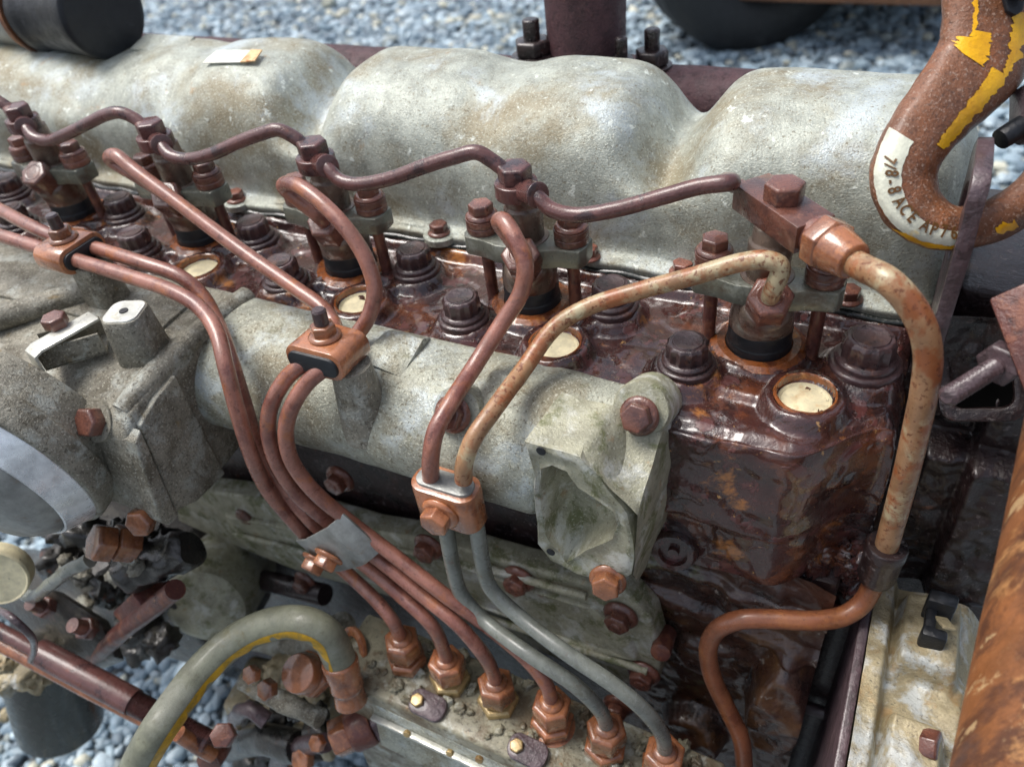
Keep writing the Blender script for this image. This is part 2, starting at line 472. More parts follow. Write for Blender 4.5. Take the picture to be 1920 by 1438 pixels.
class MB:
    def __init__(self):
        self.bm = bmesh.new()

    def _xf(self, vs, mt):
        if mt is not None:
            for v in vs:
                v.co = mt @ v.co

    def loft(self, rings, closed=True, cap0=True, cap1=True, mt=None):
        bm = self.bm
        R = [[bm.verts.new(Vector(p)) for p in r] for r in rings]
        n = len(R[0])
        for a, b in zip(R, R[1:]):
            for i in range(n if closed else n - 1):
                j = (i + 1) % n
                bm.faces.new((a[i], a[j], b[j], b[i]))
        if cap0:
            bm.faces.new(R[0][::-1])
        if cap1:
            bm.faces.new(R[-1])
        self._xf([v for r in R for v in r], mt)
        return self

    def lathe(self, prof, n=24, mt=None, a0=0.0):
        rings = []
        for r, z in prof:
            r = max(r, 1e-5)
            rings.append([(r * math.cos(a0 + 2 * PI * k / n), r * math.sin(a0 + 2 * PI * k / n), z) for k in range(n)])
        return self.loft(rings, True, True, True, mt)

    def hexa(self, r, z0, z1, mt=None, c=0.12, n=6, a0=0.0, both=False):
        """n-sided bar with a turned chamfer at the top; r = corner radius"""
        ch = r * c
        pr = [(r, z0)] if not both else [(r * 0.88, z0), (r, z0 + ch * 0.8)]
        pr += [(r, z1 - ch * 0.8), (r * 0.87, z1)]
        return self.lathe(pr, n, mt, a0)

    def star(self, r, z0, z1, n=12, mt=None):
        def ring(s, z, dep):
            return [((r * s * (1 if k % 2 == 0 else dep)) * math.cos(PI * k / n), (r * s * (1 if k % 2 == 0 else dep)) * math.sin(PI * k / n), z)
                    for k in range(2 * n)]
        return self.loft([ring(1, z0, .88), ring(1, z1 - r * .14, .88), ring(.86, z1, .97)], True, True, True, mt)

    def box(self, size, mt=None, taper=1.0):
        sx, sy, sz = (s / 2 for s in size)
        t = taper
        return self.loft([[(-sx, -sy, -sz), (sx, -sy, -sz), (sx, sy, -sz), (-sx, sy, -sz)],
                          [(-sx * t, -sy * t, sz), (sx * t, -sy * t, sz), (sx * t, sy * t, sz), (-sx * t, sy * t, sz)]], mt=mt)

    def poly(self, pts, z0, z1, mt=None):
        return self.loft([[(x, y, z0) for x, y in pts], [(x, y, z1) for x, y in pts]], mt=mt)

    def tube(self, pts, r, n=16, caps=True):
        pts = [Vector(p) for p in pts]
        rs = r if isinstance(r, (list, tuple)) else [r] * len(pts)
        T = [(pts[min(i + 1, len(pts) - 1)] - pts[max(i - 1, 0)]).normalized() for i in range(len(pts))]
        x = T[0].orthogonal().normalized()
        rings = []
        for i, (p, t) in enumerate(zip(pts, T)):
            if i:
                x = T[i - 1].rotation_difference(t) @ x
            x = (x - t * x.dot(t)).normalized()
            y = t.cross(x)
            rings.append([p + (x * math.cos(2 * PI * k / n) + y * math.sin(2 * PI * k / n)) * rs[i] for k in range(n)])
        return self.loft(rings, True, caps, caps)

    def mesh(self, name, bevel=0.0, seg=2, rough=0.0, rscale=60, angle=32, bang=25, keep=None):
        bm = self.bm
        bmesh.ops.recalc_face_normals(bm, faces=bm.faces)
        if bevel:
            es = [e for e in bm.edges if len(e.link_faces) == 2 and e.calc_face_angle(0) > math.radians(bang)]
            bmesh.ops.bevel(bm, geom=es, offset=bevel, segments=seg, affect='EDGES', clamp_overlap=True, profile=0.5)
        if rough:
            for v in bm.verts:
                q = v.co * rscale
                v.co += Vector(noise.noise_vector(q)) * rough
        me = bpy.data.meshes.new(name)
        bm.to_mesh(me)
        bm.free()
        for p in me.polygons:
            p.use_smooth = True
        me.set_sharp_from_angle(angle=math.radians(angle))
        return me

    def build(self, name, mat, parent=None, mw=None, **k):
        return link(name, self.mesh(name, **k), mat, parent, mw)


def curve(pts, n=8):
    """centripetal Catmull-Rom through pts"""
    P = [Vector(p) for p in pts]
    P = [P[0] * 2 - P[1]] + P + [P[-1] * 2 - P[-2]]
    out = []
    for i in range(1, len(P) - 2):
        p0, p1, p2, p3 = P[i - 1:i + 3]
        t0 = 0.0
        t1 = t0 + max((p1 - p0).length, 1e-6) ** .5
        t2 = t1 + max((p2 - p1).length, 1e-6) ** .5
        t3 = t2 + max((p3 - p2).length, 1e-6) ** .5
        for k in range(n):
            t = t1 + (t2 - t1) * k / n
            a1 = p0 * ((t1 - t) / (t1 - t0)) + p1 * ((t - t0) / (t1 - t0))
            a2 = p1 * ((t2 - t) / (t2 - t1)) + p2 * ((t - t1) / (t2 - t1))
            a3 = p2 * ((t3 - t) / (t3 - t2)) + p3 * ((t - t2) / (t3 - t2))
            b1 = a1 * ((t2 - t) / (t2 - t0)) + a2 * ((t - t0) / (t2 - t0))
            b2 = a2 * ((t3 - t) / (t3 - t1)) + a3 * ((t - t1) / (t3 - t1))
            out.append(b1 * ((t2 - t) / (t2 - t1)) + b2 * ((t - t1) / (t2 - t1)))
    out.append(P[-2])
    return out


def yp(*pts):
    """pixel waypoints (px, py, y) -> points"""
    return [at(a, b, y=c) for a, b, c in pts]


def smooth(a, b, x):
    t = min(1, max(0, (x - a) / (b - a)))
    return t * t * (3 - 2 * t)


def grid_mesh(name, f, us, vs, angle=60):
    """surface f(u,v) -> point"""
    me = bpy.data.meshes.new(name)
    V = [f(u, v) for u in us for v in vs]
    nv = len(vs)
    F = [(i * nv + j, (i + 1) * nv + j, (i + 1) * nv + j + 1, i * nv + j + 1) for i in range(len(us) - 1) for j in range(nv - 1)]
    me.from_pydata(V, [], F)
    for p in me.polygons:
        p.use_smooth = True
    me.update()
    return me


def linspace(a, b, n):
    return [a + (b - a) * i / (n - 1) for i in range(n)]


# shared hardware meshes (axis +Z, seat at z=0)
HW = {}


def hw(kind, mat):
    key = kind + mat
    if key in HW:
        return HW[key]
    b = MB()
    if kind == 'flange_bolt':                 # 16 mm hexagon, 20 mm flange
        b.lathe([(.0098, 0), (.0102, .0012), (.0088, .0026), (.0076, .003)], 28)
        b.hexa(.0078, .0028, .0092)
        me = b.mesh(kind, bevel=.00045, rough=.00012, rscale=300)
    elif kind == 'hex_bolt':
        b.hexa(.0085, 0, .008)
        me = b.mesh(kind, bevel=.0006, rough=.00015, rscale=300)
    elif kind == 'socket_bolt':               # flange bolt with a domed washer, seen on the side cover
        b.lathe([(.0092, 0), (.0095, .0015), (.008, .0035), (.0068, .0038)], 26)
        b.hexa(.0068, .0036, .0088)
        b.lathe([(.003, .0085), (.0026, .0094)], 16)
        me = b.mesh(kind, bevel=.0005, rough=.0002, rscale=300)
    elif kind == 'head_bolt':                 # twelve-point bolt on a thick washer
        b.lathe([(.0158, 0), (.016, .0035), (.0148, .0044), (.0135, .0046)], 32)
        b.lathe([(.0136, .0044), (.0138, .0066), (.0122, .0078), (.0112, .008)], 32)
        b.star(.0117, .0076, .0178)
        b.lathe([(.0085, .0174), (.008, .0186), (.0074, .0184)], 24)
        me = b.mesh(kind, bevel=.0004, rough=.0003, rscale=220)
    elif kind == 'washer':
        b.lathe([(.009, 0), (.009, .0014)], 28)
        me = b.mesh(kind, bevel=.0003)
    me.materials.append(M[mat])
    HW[key] = me
    return me


def bolt(kind, mat, parent, pos, axis=(0, 0, 1), scale=1.0, name='bolt', spin=None):
    spin = random.uniform(0, 6.28) if spin is None else spin
    m = frame(pos, axis) @ Matrix.Rotation(spin, 4, 'Z') @ Matrix.Scale(scale, 4)
    return link(name, hw(kind, mat), None, parent, m)


P = 0.12                      # cylinder pitch
GZ = -0.72                    # ground
ENG = tag(empty('diesel_engine', (-0.28, 0.04, GZ)),
          'rusty six cylinder diesel engine with weathered aluminium valve cover and brown fuel pipes', 'engine')

# ================================================================== cylinder head
PLUGS = [(-P * i + .0275, -.0326) for i in range(6)]
BOLTS_F = [(-P * i - .027, -.0285) for i in range(6)]
BOLTS_B = [(-P * i - .077, .0055) for i in range(5)] + [(.048, -.003)]
X0, X1, YB = -.69, .066, .062


def head_front(x):
    return -.066 + .030 * smooth(.026, .064, x)


def boss(x, y, c, r, h, w):
    d = math.hypot(x - c[0], y - c[1])
    return h * (1 - smooth(r - w, r + w, d))


def seg_dist(x, y, a, b):
    ax, ay = a
    bx, by = b
    t = max(0, min(1, ((x - ax) * (bx - ax) + (y - ay) * (by - ay)) / ((bx - ax) ** 2 + (by - ay) ** 2)))
    return math.hypot(x - ax - t * (bx - ax), y - ay - t * (by - ay))


def deck(x, y):
    h = -.004
    i = round(-x / P)
    for k in (i - 1, i, i + 1):
        if k < 0 or k > 5:
            continue
        c = (-P * k, 0)
        h = max(h, -.004 + boss(x, y, c, .024, .0045, .0022))
        p = PLUGS[k]
        d = math.hypot(x - p[0], y - p[1])
        h = max(h, -.004 + .0075 * (1 - smooth(.0165, .0205, d)))
        h -= .0048 * (1 - smooth(.0118, .0132, d)) * (1 if d < .02 else 0)
        h = max(h, -.004 + boss(x, y, BOLTS_F[k], .0175, .0062, .003))
        h = max(h, -.004 + boss(x, y, BOLTS_B[k if k < 5 else 5], .0175, .0055, .003) if k < 5 else h)
        if k < 5:
            s = seg_dist(x, y, BOLTS_B[k], (BOLTS_F[k + 1][0], BOLTS_F[k + 1][1]))
            h = max(h, -.004 + .0052 * (1 - smooth(.003, .0065, s)))
            s = seg_dist(x, y, BOLTS_B[k], PLUGS[k + 1])
            h = max(h, -.004 + .0038 * (1 - smooth(.003, .006, s)))
    h = max(h, -.004 + boss(x, y, BOLTS_B[5], .019, .006, .003))
    s = seg_dist(x, y, BOLTS_F[0], PLUGS[0])
    h = max(h, -.004 + .003 * (1 - smooth(.004, .009, s)))
    h = max(h, -.004 + .006 * smooth(.026, .031, y))
    h += noise.noise(Vector((x * 90, y * 90, 0))) * .0007 + noise.noise(Vector((x * 260, y * 260, 4))) * .00035
    f = noise.noise(Vector((x * 45, y * 45, 9)))
    h += .0007 * smooth(.1, .14, f)
    return h


hrows = linspace(0, 1, 92)
hskirt = [-.0008, -.0018, -.003, -.0045] + [-.006 - .088 * k / 44 for k in range(45)]


def head_pt(u, v):
    x = X0 + (X1 - X0) * u
    yf = head_front(x)
    q = v
    end = smooth(X1 - .006, X1, x)
    if q >= 0:
        y = yf + .0035 + (YB - yf - .0035) * q
        z = deck(x, y) - .0025 * (1 - smooth(0, .05, q)) - .006 * end ** 2
    else:
        k = int(round(-q * 100)) - 1
        z = -.004 + hskirt[k]
        nb = noise.noise(Vector((x * 40, z * 60, 3))) * .0016 + noise.noise(Vector((x * 150, z * 150, 5))) * .0006
        fl = smooth(.04, .07, noise.noise(Vector((x * 20, z * 26, 7))) + .1 * noise.noise(Vector((x * 160, z * 160, 1)))) * .0020
        rec = .004 * smooth(-.058, -.064, z)
        y = yf + nb - fl + .0035 * (1 - smooth(0, .012, -z)) + rec
    return (x, y, z)


hv = [-(k + 1) / 100 for k in range(len(hskirt))][::-1] + hrows
me = grid_mesh('cylinder_head', head_pt, linspace(0, 1, 520), hv)
bm = bmesh.new()
bm.from_mesh(me)
# right end: drop a skirt from the last row
nv = len(hv)
bm.verts.ensure_lookup_table()
last = [bm.verts[(520 - 1) * nv + j] for j in range(nv)]
prev = last
for dx, z in ((.0015, -.012), (.002, -.03), (.002, -.06), (.002, -.1)):
    cur = [bm.verts.new((X1 + dx + noise.noise(Vector((v.co.y * 60, z * 60, 2))) * .0012, v.co.y, min(z, v.co.z - .0005))) for v in last]
    for j in range(nv - 1):
        bm.faces.new((prev[j], cur[j], cur[j + 1], prev[j + 1]))
    prev = cur
bmesh.ops.recalc_face_normals(bm, faces=bm.faces)
for f in bm.faces:
    f.smooth = True
bm.to_mesh(me)
bm.free()
HEAD = link('cylinder_head', me, 'head', ENG)
# tall round boss under the end bolt, and the lower ledge of the front face
b = MB()
b.lathe([(.0205, -.085), (.0195, -.05), (.0185, -.012), (.0172, -.002)], 32, Matrix.Translation((.048, -.003, 0)))
b.build('bolt_boss', 'head', HEAD, rough=.0008, rscale=70)
for k, c in enumerate(PLUGS[:5]):
    z = deck(c[0], c[1])
    b = MB()
    b.lathe([(.0119, 0), (.0117, .001), (.0108, .0011), (.0100, .0002), (.002, .0003)], 36)
    b.build('core_plug', 'plug', HEAD, Matrix.Translation((c[0], c[1], z + .0006)))
for k, c in enumerate(PLUGS[:5]):
    b = MB()
    zr = deck(c[0] + .0165, c[1])
    b.loft([[(r * math.cos(2 * PI * q / 40), r * math.sin(2 * PI * q / 40), z) for q in range(40)] for r, z in ((.0122, -.0045), (.0124, .0002), (.0132, .0006), (.0138, -.0006))], True, False, False)
    b.build('rust_ring', 'wet_orange', HEAD, Matrix.Translation((c[0], c[1], zr)), rough=.0003, rscale=200)
for k in range(5):
    b = MB()
    b.loft([[(r * math.cos(2 * PI * q / 48), r * math.sin(2 * PI * q / 48), z) for q in range(48)] for r, z in ((.0148, .0), (.0158, .0016), (.0195, .0017), (.0225, -.0004))], True, False, False)
    b.build('injector_seat', 'wet_orange', HEAD, Matrix.Translation((-P * k, 0, .0005)), rough=.0006, rscale=120)
for k, c in enumerate(BOLTS_F[:5]):
    bolt('head_bolt', 'headbolt', HEAD, (c[0], c[1], .0015), scale=.86, name='head_bolt')
for c in BOLTS_B:
    bolt('head_bolt', 'headbolt', HEAD, (c[0], c[1], .0008), scale=.88 if c[0] < 0 else 1.0, name='head_bolt')
# solid core of the head behind and under the deck sheet
b = MB()
b.box((.74, .09, .085), Matrix.Translation((-.312, .105, -.05)))
b.build('rear_half', 'head', HEAD, bevel=.003)

# ================================================================== block
b = MB()
b.box((.745, .17, .5), Matrix.Translation((-.312, .036, -.352)))
BLOCK = b.build('engine_block', 'dark', ENG, bevel=.004)
b = MB()
b.box((.70, .14, .115), Matrix.Translation((-.312, .04, -.6605)), .9)
b.build('oil_pan', 'oily', ENG, bevel=.006)
# broad rusty wall and lumps of the block at the right, below the head
def wall_pt(u, v):
    x = -.05 + .110 * u
    z = -.1 - .32 * v
    y = -.052 - .005 * smooth(.0, .3, noise.noise(Vector((x * 22, z * 22, 1)))) + noise.noise(Vector((x * 70, z * 70, 2))) * .0022 \
        + noise.noise(Vector((x * 220, z * 220, 2))) * .0006
    y -= .020 * smooth(1.15, .8, math.hypot((x - .046) / .018, (z + .215) / .05))
    y -= .016 * smooth(1.1, .8, math.hypot((x + .002) / .022, (z + .285) / .022))
    y -= .006 * smooth(.006, .003, abs(z + .158 + .15 * (x - .02)))
    y -= .005 * smooth(.004, .002, abs(z + .122))
    return (x, y, z)


link('block_wall', grid_mesh('block_wall', wall_pt, linspace(0, 1, 110), linspace(0, 1, 240)), 'wall', BLOCK)
b = MB()
b.lathe([(.0125, 0), (.012, .004), (.0105, .006), (.0075, .0062), (.007, .003), (.003, .003), (.0028, .006)], 28)
b.build('sender_boss', 'head', BLOCK, frame(at(1265, 1025, y=-.062), (.1, -1, .25)), rough=.0006)
b = MB()
b.lathe([(.006, 0), (.0058, .02)], 20)
b.build('stub', 'brown', BLOCK, frame(at(1250, 1185, y=-.06), (.1, -1, .4)), bevel=.0006)

# ================================================================== valve cover
def ztop(x):
    z = .088
    for c in (-.067, -.300):
        z -= .030 * math.exp(-((x - c) / .0185) ** 2)
    for c in (-.174, -.41):
        z -= .006 * math.exp(-((x - c) / .02) ** 2)
    z -= .010 * smooth(-.40, -.5, x)
    return z


CX0, CX1 = -.70, .083


def cover_prof(x):
    zt = ztop(x)
    k = zt / .088
    b = .0045 * max(0, math.cos(2 * PI * (x + .154) / P)) ** 1.5
    dip = (1 - k)
    return [(.0345, .0035), (.0342, .0075), (.037, .0095), (.0415 - b, .013), (.0425 - b, .03), (.0445 - b * .8, .05 * (.6 + .4 * k)),
            (.050 - b * .4 + dip * .03, .066 * k), (.061 + dip * .05, .078 * k), (.078 + dip * .04, .0855 * k), (.1, zt), (.122, zt * .985),
            (.14, zt * .86), (.15, zt * .6), (.152, .02), (.152, .003)]


def cat1(P_, n):
    P_ = [Vector((a, b_, 0)) for a, b_ in P_]
    return [(p.x, p.y) for p in curve(P_, n)]


cus = linspace(0, 1, 320)
CV = []
for u in cus:
    x = CX0 + (CX1 - CX0) * u
    pr = cat1(cover_prof(x), 5)
    e = 1.0
    if x > .04:
        t = (x - .04) / (CX1 - .04)
        e = max(0.0, 1 - t ** 2.6) ** (1 / 2.2)
    ring = []
    for (y, z) in pr:
        yy = .095 + (y - .095) * (.25 + .75 * e) if e < 1 else y
        zz = .0035 + (z - .0035) * e
        if z < .0096 and x < .07:                   # the flange keeps its line and waves a little
            yy = y + .0012 * math.sin(x * 95) * math.sin(x * 33)
        nn = noise.noise(Vector((x * 30, y * 30, z * 30))) * .0012 + noise.noise(Vector((x * 110, y * 110, z * 110))) * .0003
        ring.append((x, yy, zz + nn * (1 if z > .012 else .2)))
    CV.append(ring)
b = MB()
b.loft(CV, False, False, False)
COVER = b.build('valve_cover', 'cover', ENG, angle=70)
# separate rear end hump stays inside; flange gasket below it
def gk(u, v):
    x = -.70 + .766 * u
    y0 = .0318 + .0012 * math.sin(x * 95) * math.sin(x * 33)
    pr = [(.06, .0012), (y0 + .0006, .0012), (y0, .0006 + .0012), (y0 + .0002, .0036), (y0 + .003, .0041), (.06, .0041)]
    p = pr[v]
    return (x, p[0], p[1] + .0005 * math.sin(x * 210) + .0002)


link('cover_gasket', grid_mesh('cover_gasket', gk, linspace(0, 1, 240), list(range(6))), 'gasket', COVER)
for q in ((822, 405), (1108, 528), (1280, 545), (455, 390), (1590, 560)):
    p = at(*q, y=.0385)
    bolt('flange_bolt', 'bolt', COVER, (p.x, .0365, .0088), scale=.72)
# oval pads cast into the flange around its bolts
for q in ((822, 405), (455, 390)):
    p = at(*q, y=.0385)
    b = MB()
    b.lathe([(.0105, 0), (.0105, .0038), (.0095, .0045)], 28)
    b.build('flange_pad', 'cover', COVER, Matrix.Translation((p.x, .0372, .0042)))
# raised corner step near the far end
b = MB()
b.poly([(0, 0), (.05, 0), (.05, .02), (0, .02)], 0, .006)
p = at(345, 92, y=.1)
b.build('cover_step', 'cover', COVER, frame(p + Vector((-.055, .0, -.008)), (0, -.25, 1)), bevel=.0015)

# paper tag lying on the cover
from mathutils.bvhtree import BVHTree


def surf(o, px, py):
    bv = BVHTree.FromPolygons([v.co for v in o.data.vertices], [p.vertices for p in o.data.polygons])
    h = bv.ray_cast(CAM_POS, ray(px, py).normalized())
    n = h[1] if h[1].dot(CAM_POS - h[0]) > 0 else -h[1]
    return h[0], n


t0, nrm = surf(COVER, 437, 112)
tm = frame(t0 + nrm * .0012, nrm, (1, .12, 0))
b = MB()
b.poly([(-.0205, -.0055), (.0105, -.0065), (.0115, .007), (-.0175, .0085)], 0, .0008)
TAG = link('paper_tag', b.mesh('paper_tag', bevel=.0002), 'tag', None, tm)
tag(TAG, 'small white card tag with rust stained end lying on the valve cover', 'tag')
b = MB()
b.poly([(.0108, -.0068), (.022, -.006), (.021, .0062), (.0118, .0072)], 0.0001, .0011)
b.build('stained_end', 'tag_rust', TAG, tm, bevel=.0002)

# ================================================================== injectors
DIN = Vector((.12, -.54, .835)).normalized()
INLETS = {}
inj_meshes = {}


def injector(i):
    o = Vector((-P * i, 0, 0))
    T = Matrix.Translation(o)
    first = 'body' not in inj_meshes
    if first:
        b = MB()
        b.lathe([(.0147, .0125), (.0147, .018), (.0138, .026), (.0128, .032), (.0118, .041)], 36)
        b.lathe([(.0094, .040), (.0096, .052), (.0098, .053), (.0098, .0575), (.0085, .059), (.008, .066)], 30)
        b.lathe([(.0125, -.010), (.0128, .004), (.0126, .010), (.0112, .016), (.0095, .018)], 30,
                frame((.0012, -.001, .016), DIN))
        inj_meshes['body'] = b.mesh('injector', bevel=.0005, rough=.00025, rscale=120)
        inj_meshes['body'].materials.append(M['injbody'])
        b = MB()
        b.lathe([(.0152, -.002), (.0152, .0055), (.0148, .0062), (.0148, .013), (.0142, .0136)], 36)
        inj_meshes['seal'] = b.mesh('rubber_seal', bevel=.0004)
        b = MB()
        L = [(-.0335, -.0035), (-.031, -.0085), (-.02, -.0095), (-.012, -.0125), (.012, -.0125), (.02, -.0095), (.031, -.0085),
             (.0335, -.0035), (.0335, .006), (.029, .009), (-.029, .009), (-.0335, .006)]
        b.poly(L, .030, .0405)
        inj_meshes['yoke'] = b.mesh('clamp_yoke', bevel=.001, rough=.0003, rscale=120)
        b = MB()
        b.lathe([(.0033, -.004), (.0033, .031)], 16)
        inj_meshes['stud'] = b.mesh('stud', rough=.0002, rscale=300)
        b = MB()
        b.lathe([(.0088, 0), (.0088, .0034), (.0084, .0038), (.0088, .0042), (.0088, .0078)], 28)
        inj_meshes['spacer'] = b.mesh('spacer', bevel=.0004)
        b = MB()
        b.hexa(.0101, 0, .019, both=True, c=.14)
        b.lathe([(.0072, .0185), (.0055, .0194), (.004, .0186)], 24)
        inj_meshes['nut'] = b.mesh('inlet_nut', bevel=.0005)
        b = MB()
        b.lathe([(.0102, 0), (.0106, .0008), (.0106, .0072), (.0102, .008)], 30)
        inj_meshes['eye'] = b.mesh('banjo_eye', bevel=.0005)
        for k, mname in (('seal', 'rubber'), ('yoke', 'steel'), ('stud', 'brown'), ('spacer', 'bolt'), ('nut', 'bolt'), ('eye', 'return')):
            inj_meshes[k].materials.append(M[mname])
    I = link('injector', inj_meshes['body'], None, ENG, T)
    link('rubber_seal', inj_meshes['seal'], None, I, T)
    link('clamp_yoke', inj_meshes['yoke'], None, I, T @ Matrix.Rotation(.05, 4, 'Z'))
    for s in (-1, 1):
        c = o + Vector((s * .0243, s * .001 + .001, 0))
        link('stud', inj_meshes['stud'], None, I, Matrix.Translation(c))
        link('spacer', inj_meshes['spacer'], None, I, Matrix.Translation(c + Vector((0, 0, .0405))))
        bolt('flange_bolt', 'bolt', I, c + Vector((0, 0, .0482)), scale=.84)
    nb = o + Vector((.0032, -.0085, .0265))
    link('inlet_nut', inj_meshes['nut'], None, I, frame(nb, DIN) @ Matrix.Rotation(.3 + i, 4, 'Z'))
    INLETS[i] = nb + DIN * .019
    if i:
        e = o + Vector((0, -.0045, .0655))
        link('banjo_eye', inj_meshes['eye'], None, I, Matrix.Translation(e))
        bolt('hex_bolt', 'return', I, e + Vector((0, 0, .0082)), scale=1.0, name='banjo_bolt', spin=.25 + .1 * i)
    return I


INJ = [injector(i) for i in range(6)]

# ================================================================== fuel return line
base_path = [at(612, 312, y=-.013), at(636, 336, y=-.016), at(672, 346, y=-.016), at(730, 336, y=-.014), at(800, 312, y=-.011),
             at(850, 295, y=-.008), at(893, 288, y=-.006), at(922, 301, y=-.005), at(950, 322, y=-.0045)]
start_eye = Vector((-2 * P, -.0045, .0695))
for k in range(5):
    sh = Vector((P * (1 - k), 0, 0))
    pts = [start_eye + (base_path[0] - start_eye) * .3] + base_path
    pts = [p + sh for p in pts]
    if k == 0:
        pts[-1] = at(1388, 352, z=.0705)
        pts[-2] = at(1362, 341, z=.071)
        pts.append(at(1402, 366, z=.0705))
    else:
        for j in range(1, len(pts) - 1):
            pts[j] = pts[j] + Vector((random.uniform(-1, 1), random.uniform(-1, 1), random.uniform(-1, 1))) * .0006
    b = MB()
    b.tube(curve(pts, 8), .0037, 16)
    R_ = b.build('fuel_return_pipe', 'return', ENG)
    a, c = pts[0], pts[1]
    b = MB()
    d = (c - a).normalized()
    b.lathe([(.0058, -.006), (.0058, .008), (.0062, .0083), (.0062, .0092), (.0052, .0095)], 22, frame(c - d * .006, d))
    b.build('ferrule', 'return', R_, bevel=.0003)

# last connector block, its union and the thick drain pipe
za = .072
bl, br = at(1392, 362, z=za), at(1512, 446, z=za)
ax = (br - bl).normalized()
yv = Vector((0, 0, 1)).cross(ax).normalized()
bc = (bl + br) / 2
L_ = (br - bl).length
bmx = Matrix((ax, yv, Vector((0, 0, 1)))).transposed().to_4x4()
bmx.translation = bc + yv * .004
b = MB()
b.box((L_, .0185, .0125))
CONN = b.build('connector_block', 'bolt', ENG, bmx, bevel=.0008, rough=.0001)
bolt('hex_bolt', 'bolt', CONN, bmx @ Vector((.0005, .0, .0062)), name='banjo_bolt', spin=.35)
b = MB()
b.lathe([(.0098, 0), (.0098, .018)], 6)
b.build('pedestal', 'steel', CONN, Matrix.Translation((bmx @ Vector((-.004, 0, 0))).to_3d() - Vector((0, 0, .024))), bevel=.0006)
e0 = bmx @ Vector((L_ / 2, 0, 0))
um = frame(e0, ax, (0, 0, 1))
b = MB()
b.lathe([(.0078, -.001), (.0078, .004), (.0072, .0042)], 28)
b.build('thread_collar', 'bolt', CONN, um)
b = MB()
b.hexa(.0112, 0.0025, .0115, both=True)
b.lathe([(.0098, .011), (.0094, .013), (.0076, .0225), (.0072, .0232), (.0055, .0234)], 30)
b.build('union_nut', 'nut', CONN, um, bevel=.0005)
p0 = e0 + ax * .03
DR = [e0 + ax * .014, e0 + ax * .026] + yp((1665, 527, -.044), (1700, 562, -.046), (1729, 612, -.047), (1740, 668, -.047), (1734, 728, -.047), (1718, 805, -.047), (1696, 900, -.047),
                                           (1666, 1010, -.047), (1655, 1050, -.047))
b = MB()
b.tube(curve(DR, 8), [.0052] * 999 if False else .0052, 20)
DRAIN = b.build('drain_pipe', 'pipe_orange', ENG)
j0, j1 = at(1664, 1022, y=-.047), at(1638, 1092, y=-.0475)
d = (j1 - j0).normalized()
b = MB()
b.lathe([(.0062, 0), (.0088, -.0005), (.0094, .001), (.0094, .006), (.0088, .007), (.0088, .022), (.0075, .026)], 28, frame(j0, d))
b.build('rubber_joint', 'dark', DRAIN, bevel=.0004)
yy = j1.y
LOW = [j1 - d * .006, j1 + d * .004, at(1614, 1133, y=yy - .004), at(1582, 1154, y=yy - .010), at(1530, 1163, y=yy - .017), at(1450, 1160, y=yy - .023), at(1385, 1162, y=yy - .028),
       at(1345, 1180, y=yy - .031), at(1328, 1215, y=yy - .033), at(1335, 1265, y=yy - .035), at(1362, 1325, y=yy - .037), at(1388, 1380, y=yy - .04), at(1396, 1440, y=yy - .043),
       at(1398, 1560, y=yy - .05)]
b = MB()
b.tube(curve(LOW, 8), .0050, 20)
b.build('lower_drain_pipe', 'pipe_rust', DRAIN)

# ================================================================== injection pipes
PY = -.125
NUTS = [at(x_, y_, y=PY) for x_, y_ in ((752, 1196), (836, 1236), (929, 1278), (1034, 1316), (1137, 1362), (1247, 1408))]


def inlet_start(i, k=.006):
    return [INLETS[i] - DIN * .012, INLETS[i] + DIN * k]


def pipe(pts, mat, r=.0041, name='injection_pipe', parent=ENG):
    b = MB()
    b.tube(curve(pts, 8), r, 18)
    return b.build(name, mat, parent)


yC = -.116
PA = inlet_start(0, .004) + yp((1463, 500, -.021), (1438, 488, -.0215), (1395, 491, -.022), (1300, 518, -.026), (1200, 545, -.031), (1100, 577, -.040),
                         (1040, 614, -.049), (985, 688, -.068), (930, 762, -.094), (888, 822, -.110), (871, 868, yC), (869, 900, yC - .001))
PAg = yp((880, 935, yC), (893, 985, yC), (904, 1050, yC), (920, 1102, yC - .001), (965, 1148, yC - .003), (1060, 1222, -.127), (1160, 1290, -.129), (1218, 1342, -.127),
         (1243, 1382, PY)) + [NUTS[5] - Vector((0, 0, .01))]
PB = inlet_start(1, .010) + yp((936, 416, -.0265), (946, 416, -.030), (966, 448, -.036), (984, 494, -.041), (977, 548, -.046), (940, 608, -.056), (890, 686, -.074), (845, 756, -.097),
                         (817, 808, -.110), (808, 856, yC), (808, 900, yC - .001))
PBg = yp((822, 935, yC), (835, 985, yC), (849, 1060, yC), (866, 1115, yC - .001), (905, 1160, yC - .003), (990, 1225, -.129), (1075, 1282, -.130), (1118, 1322, -.128),
         (1134, 1350, PY)) + [NUTS[4] - Vector((0, 0, .01))]
pA = pipe(PA, 'pipe_orange')
pipe(PAg, 'pipe_grey', name='lower_pipe', parent=pA)
pB = pipe(PB, 'pipe')
pipe(PBg, 'pipe_grey', name='lower_pipe', parent=pB)
cz = .021
PC = inlet_start(2, .008) + yp((533, 352, -.027), (546, 344, -.031), (580, 362, -.036), (640, 418, -.043), (682, 478, -.048), (702, 540, -.053), (692, 592, -.060), (668, 630, -.068)) + \
    [at(648, 662, z=cz), at(612, 688, z=cz - .002)] + \
    yp((576, 718, -.108), (545, 768, -.116), (536, 815, -.120), (549, 868, -.122), (590, 922, -.121), (636, 962, -.118), (672, 990, -.116), (735, 1038, -.117), (830, 1112, -.121),
       (925, 1182, -.119), (990, 1238, -.1195), (1024, 1282, PY + .002)) + [NUTS[3] - Vector((0, 0, .01))]
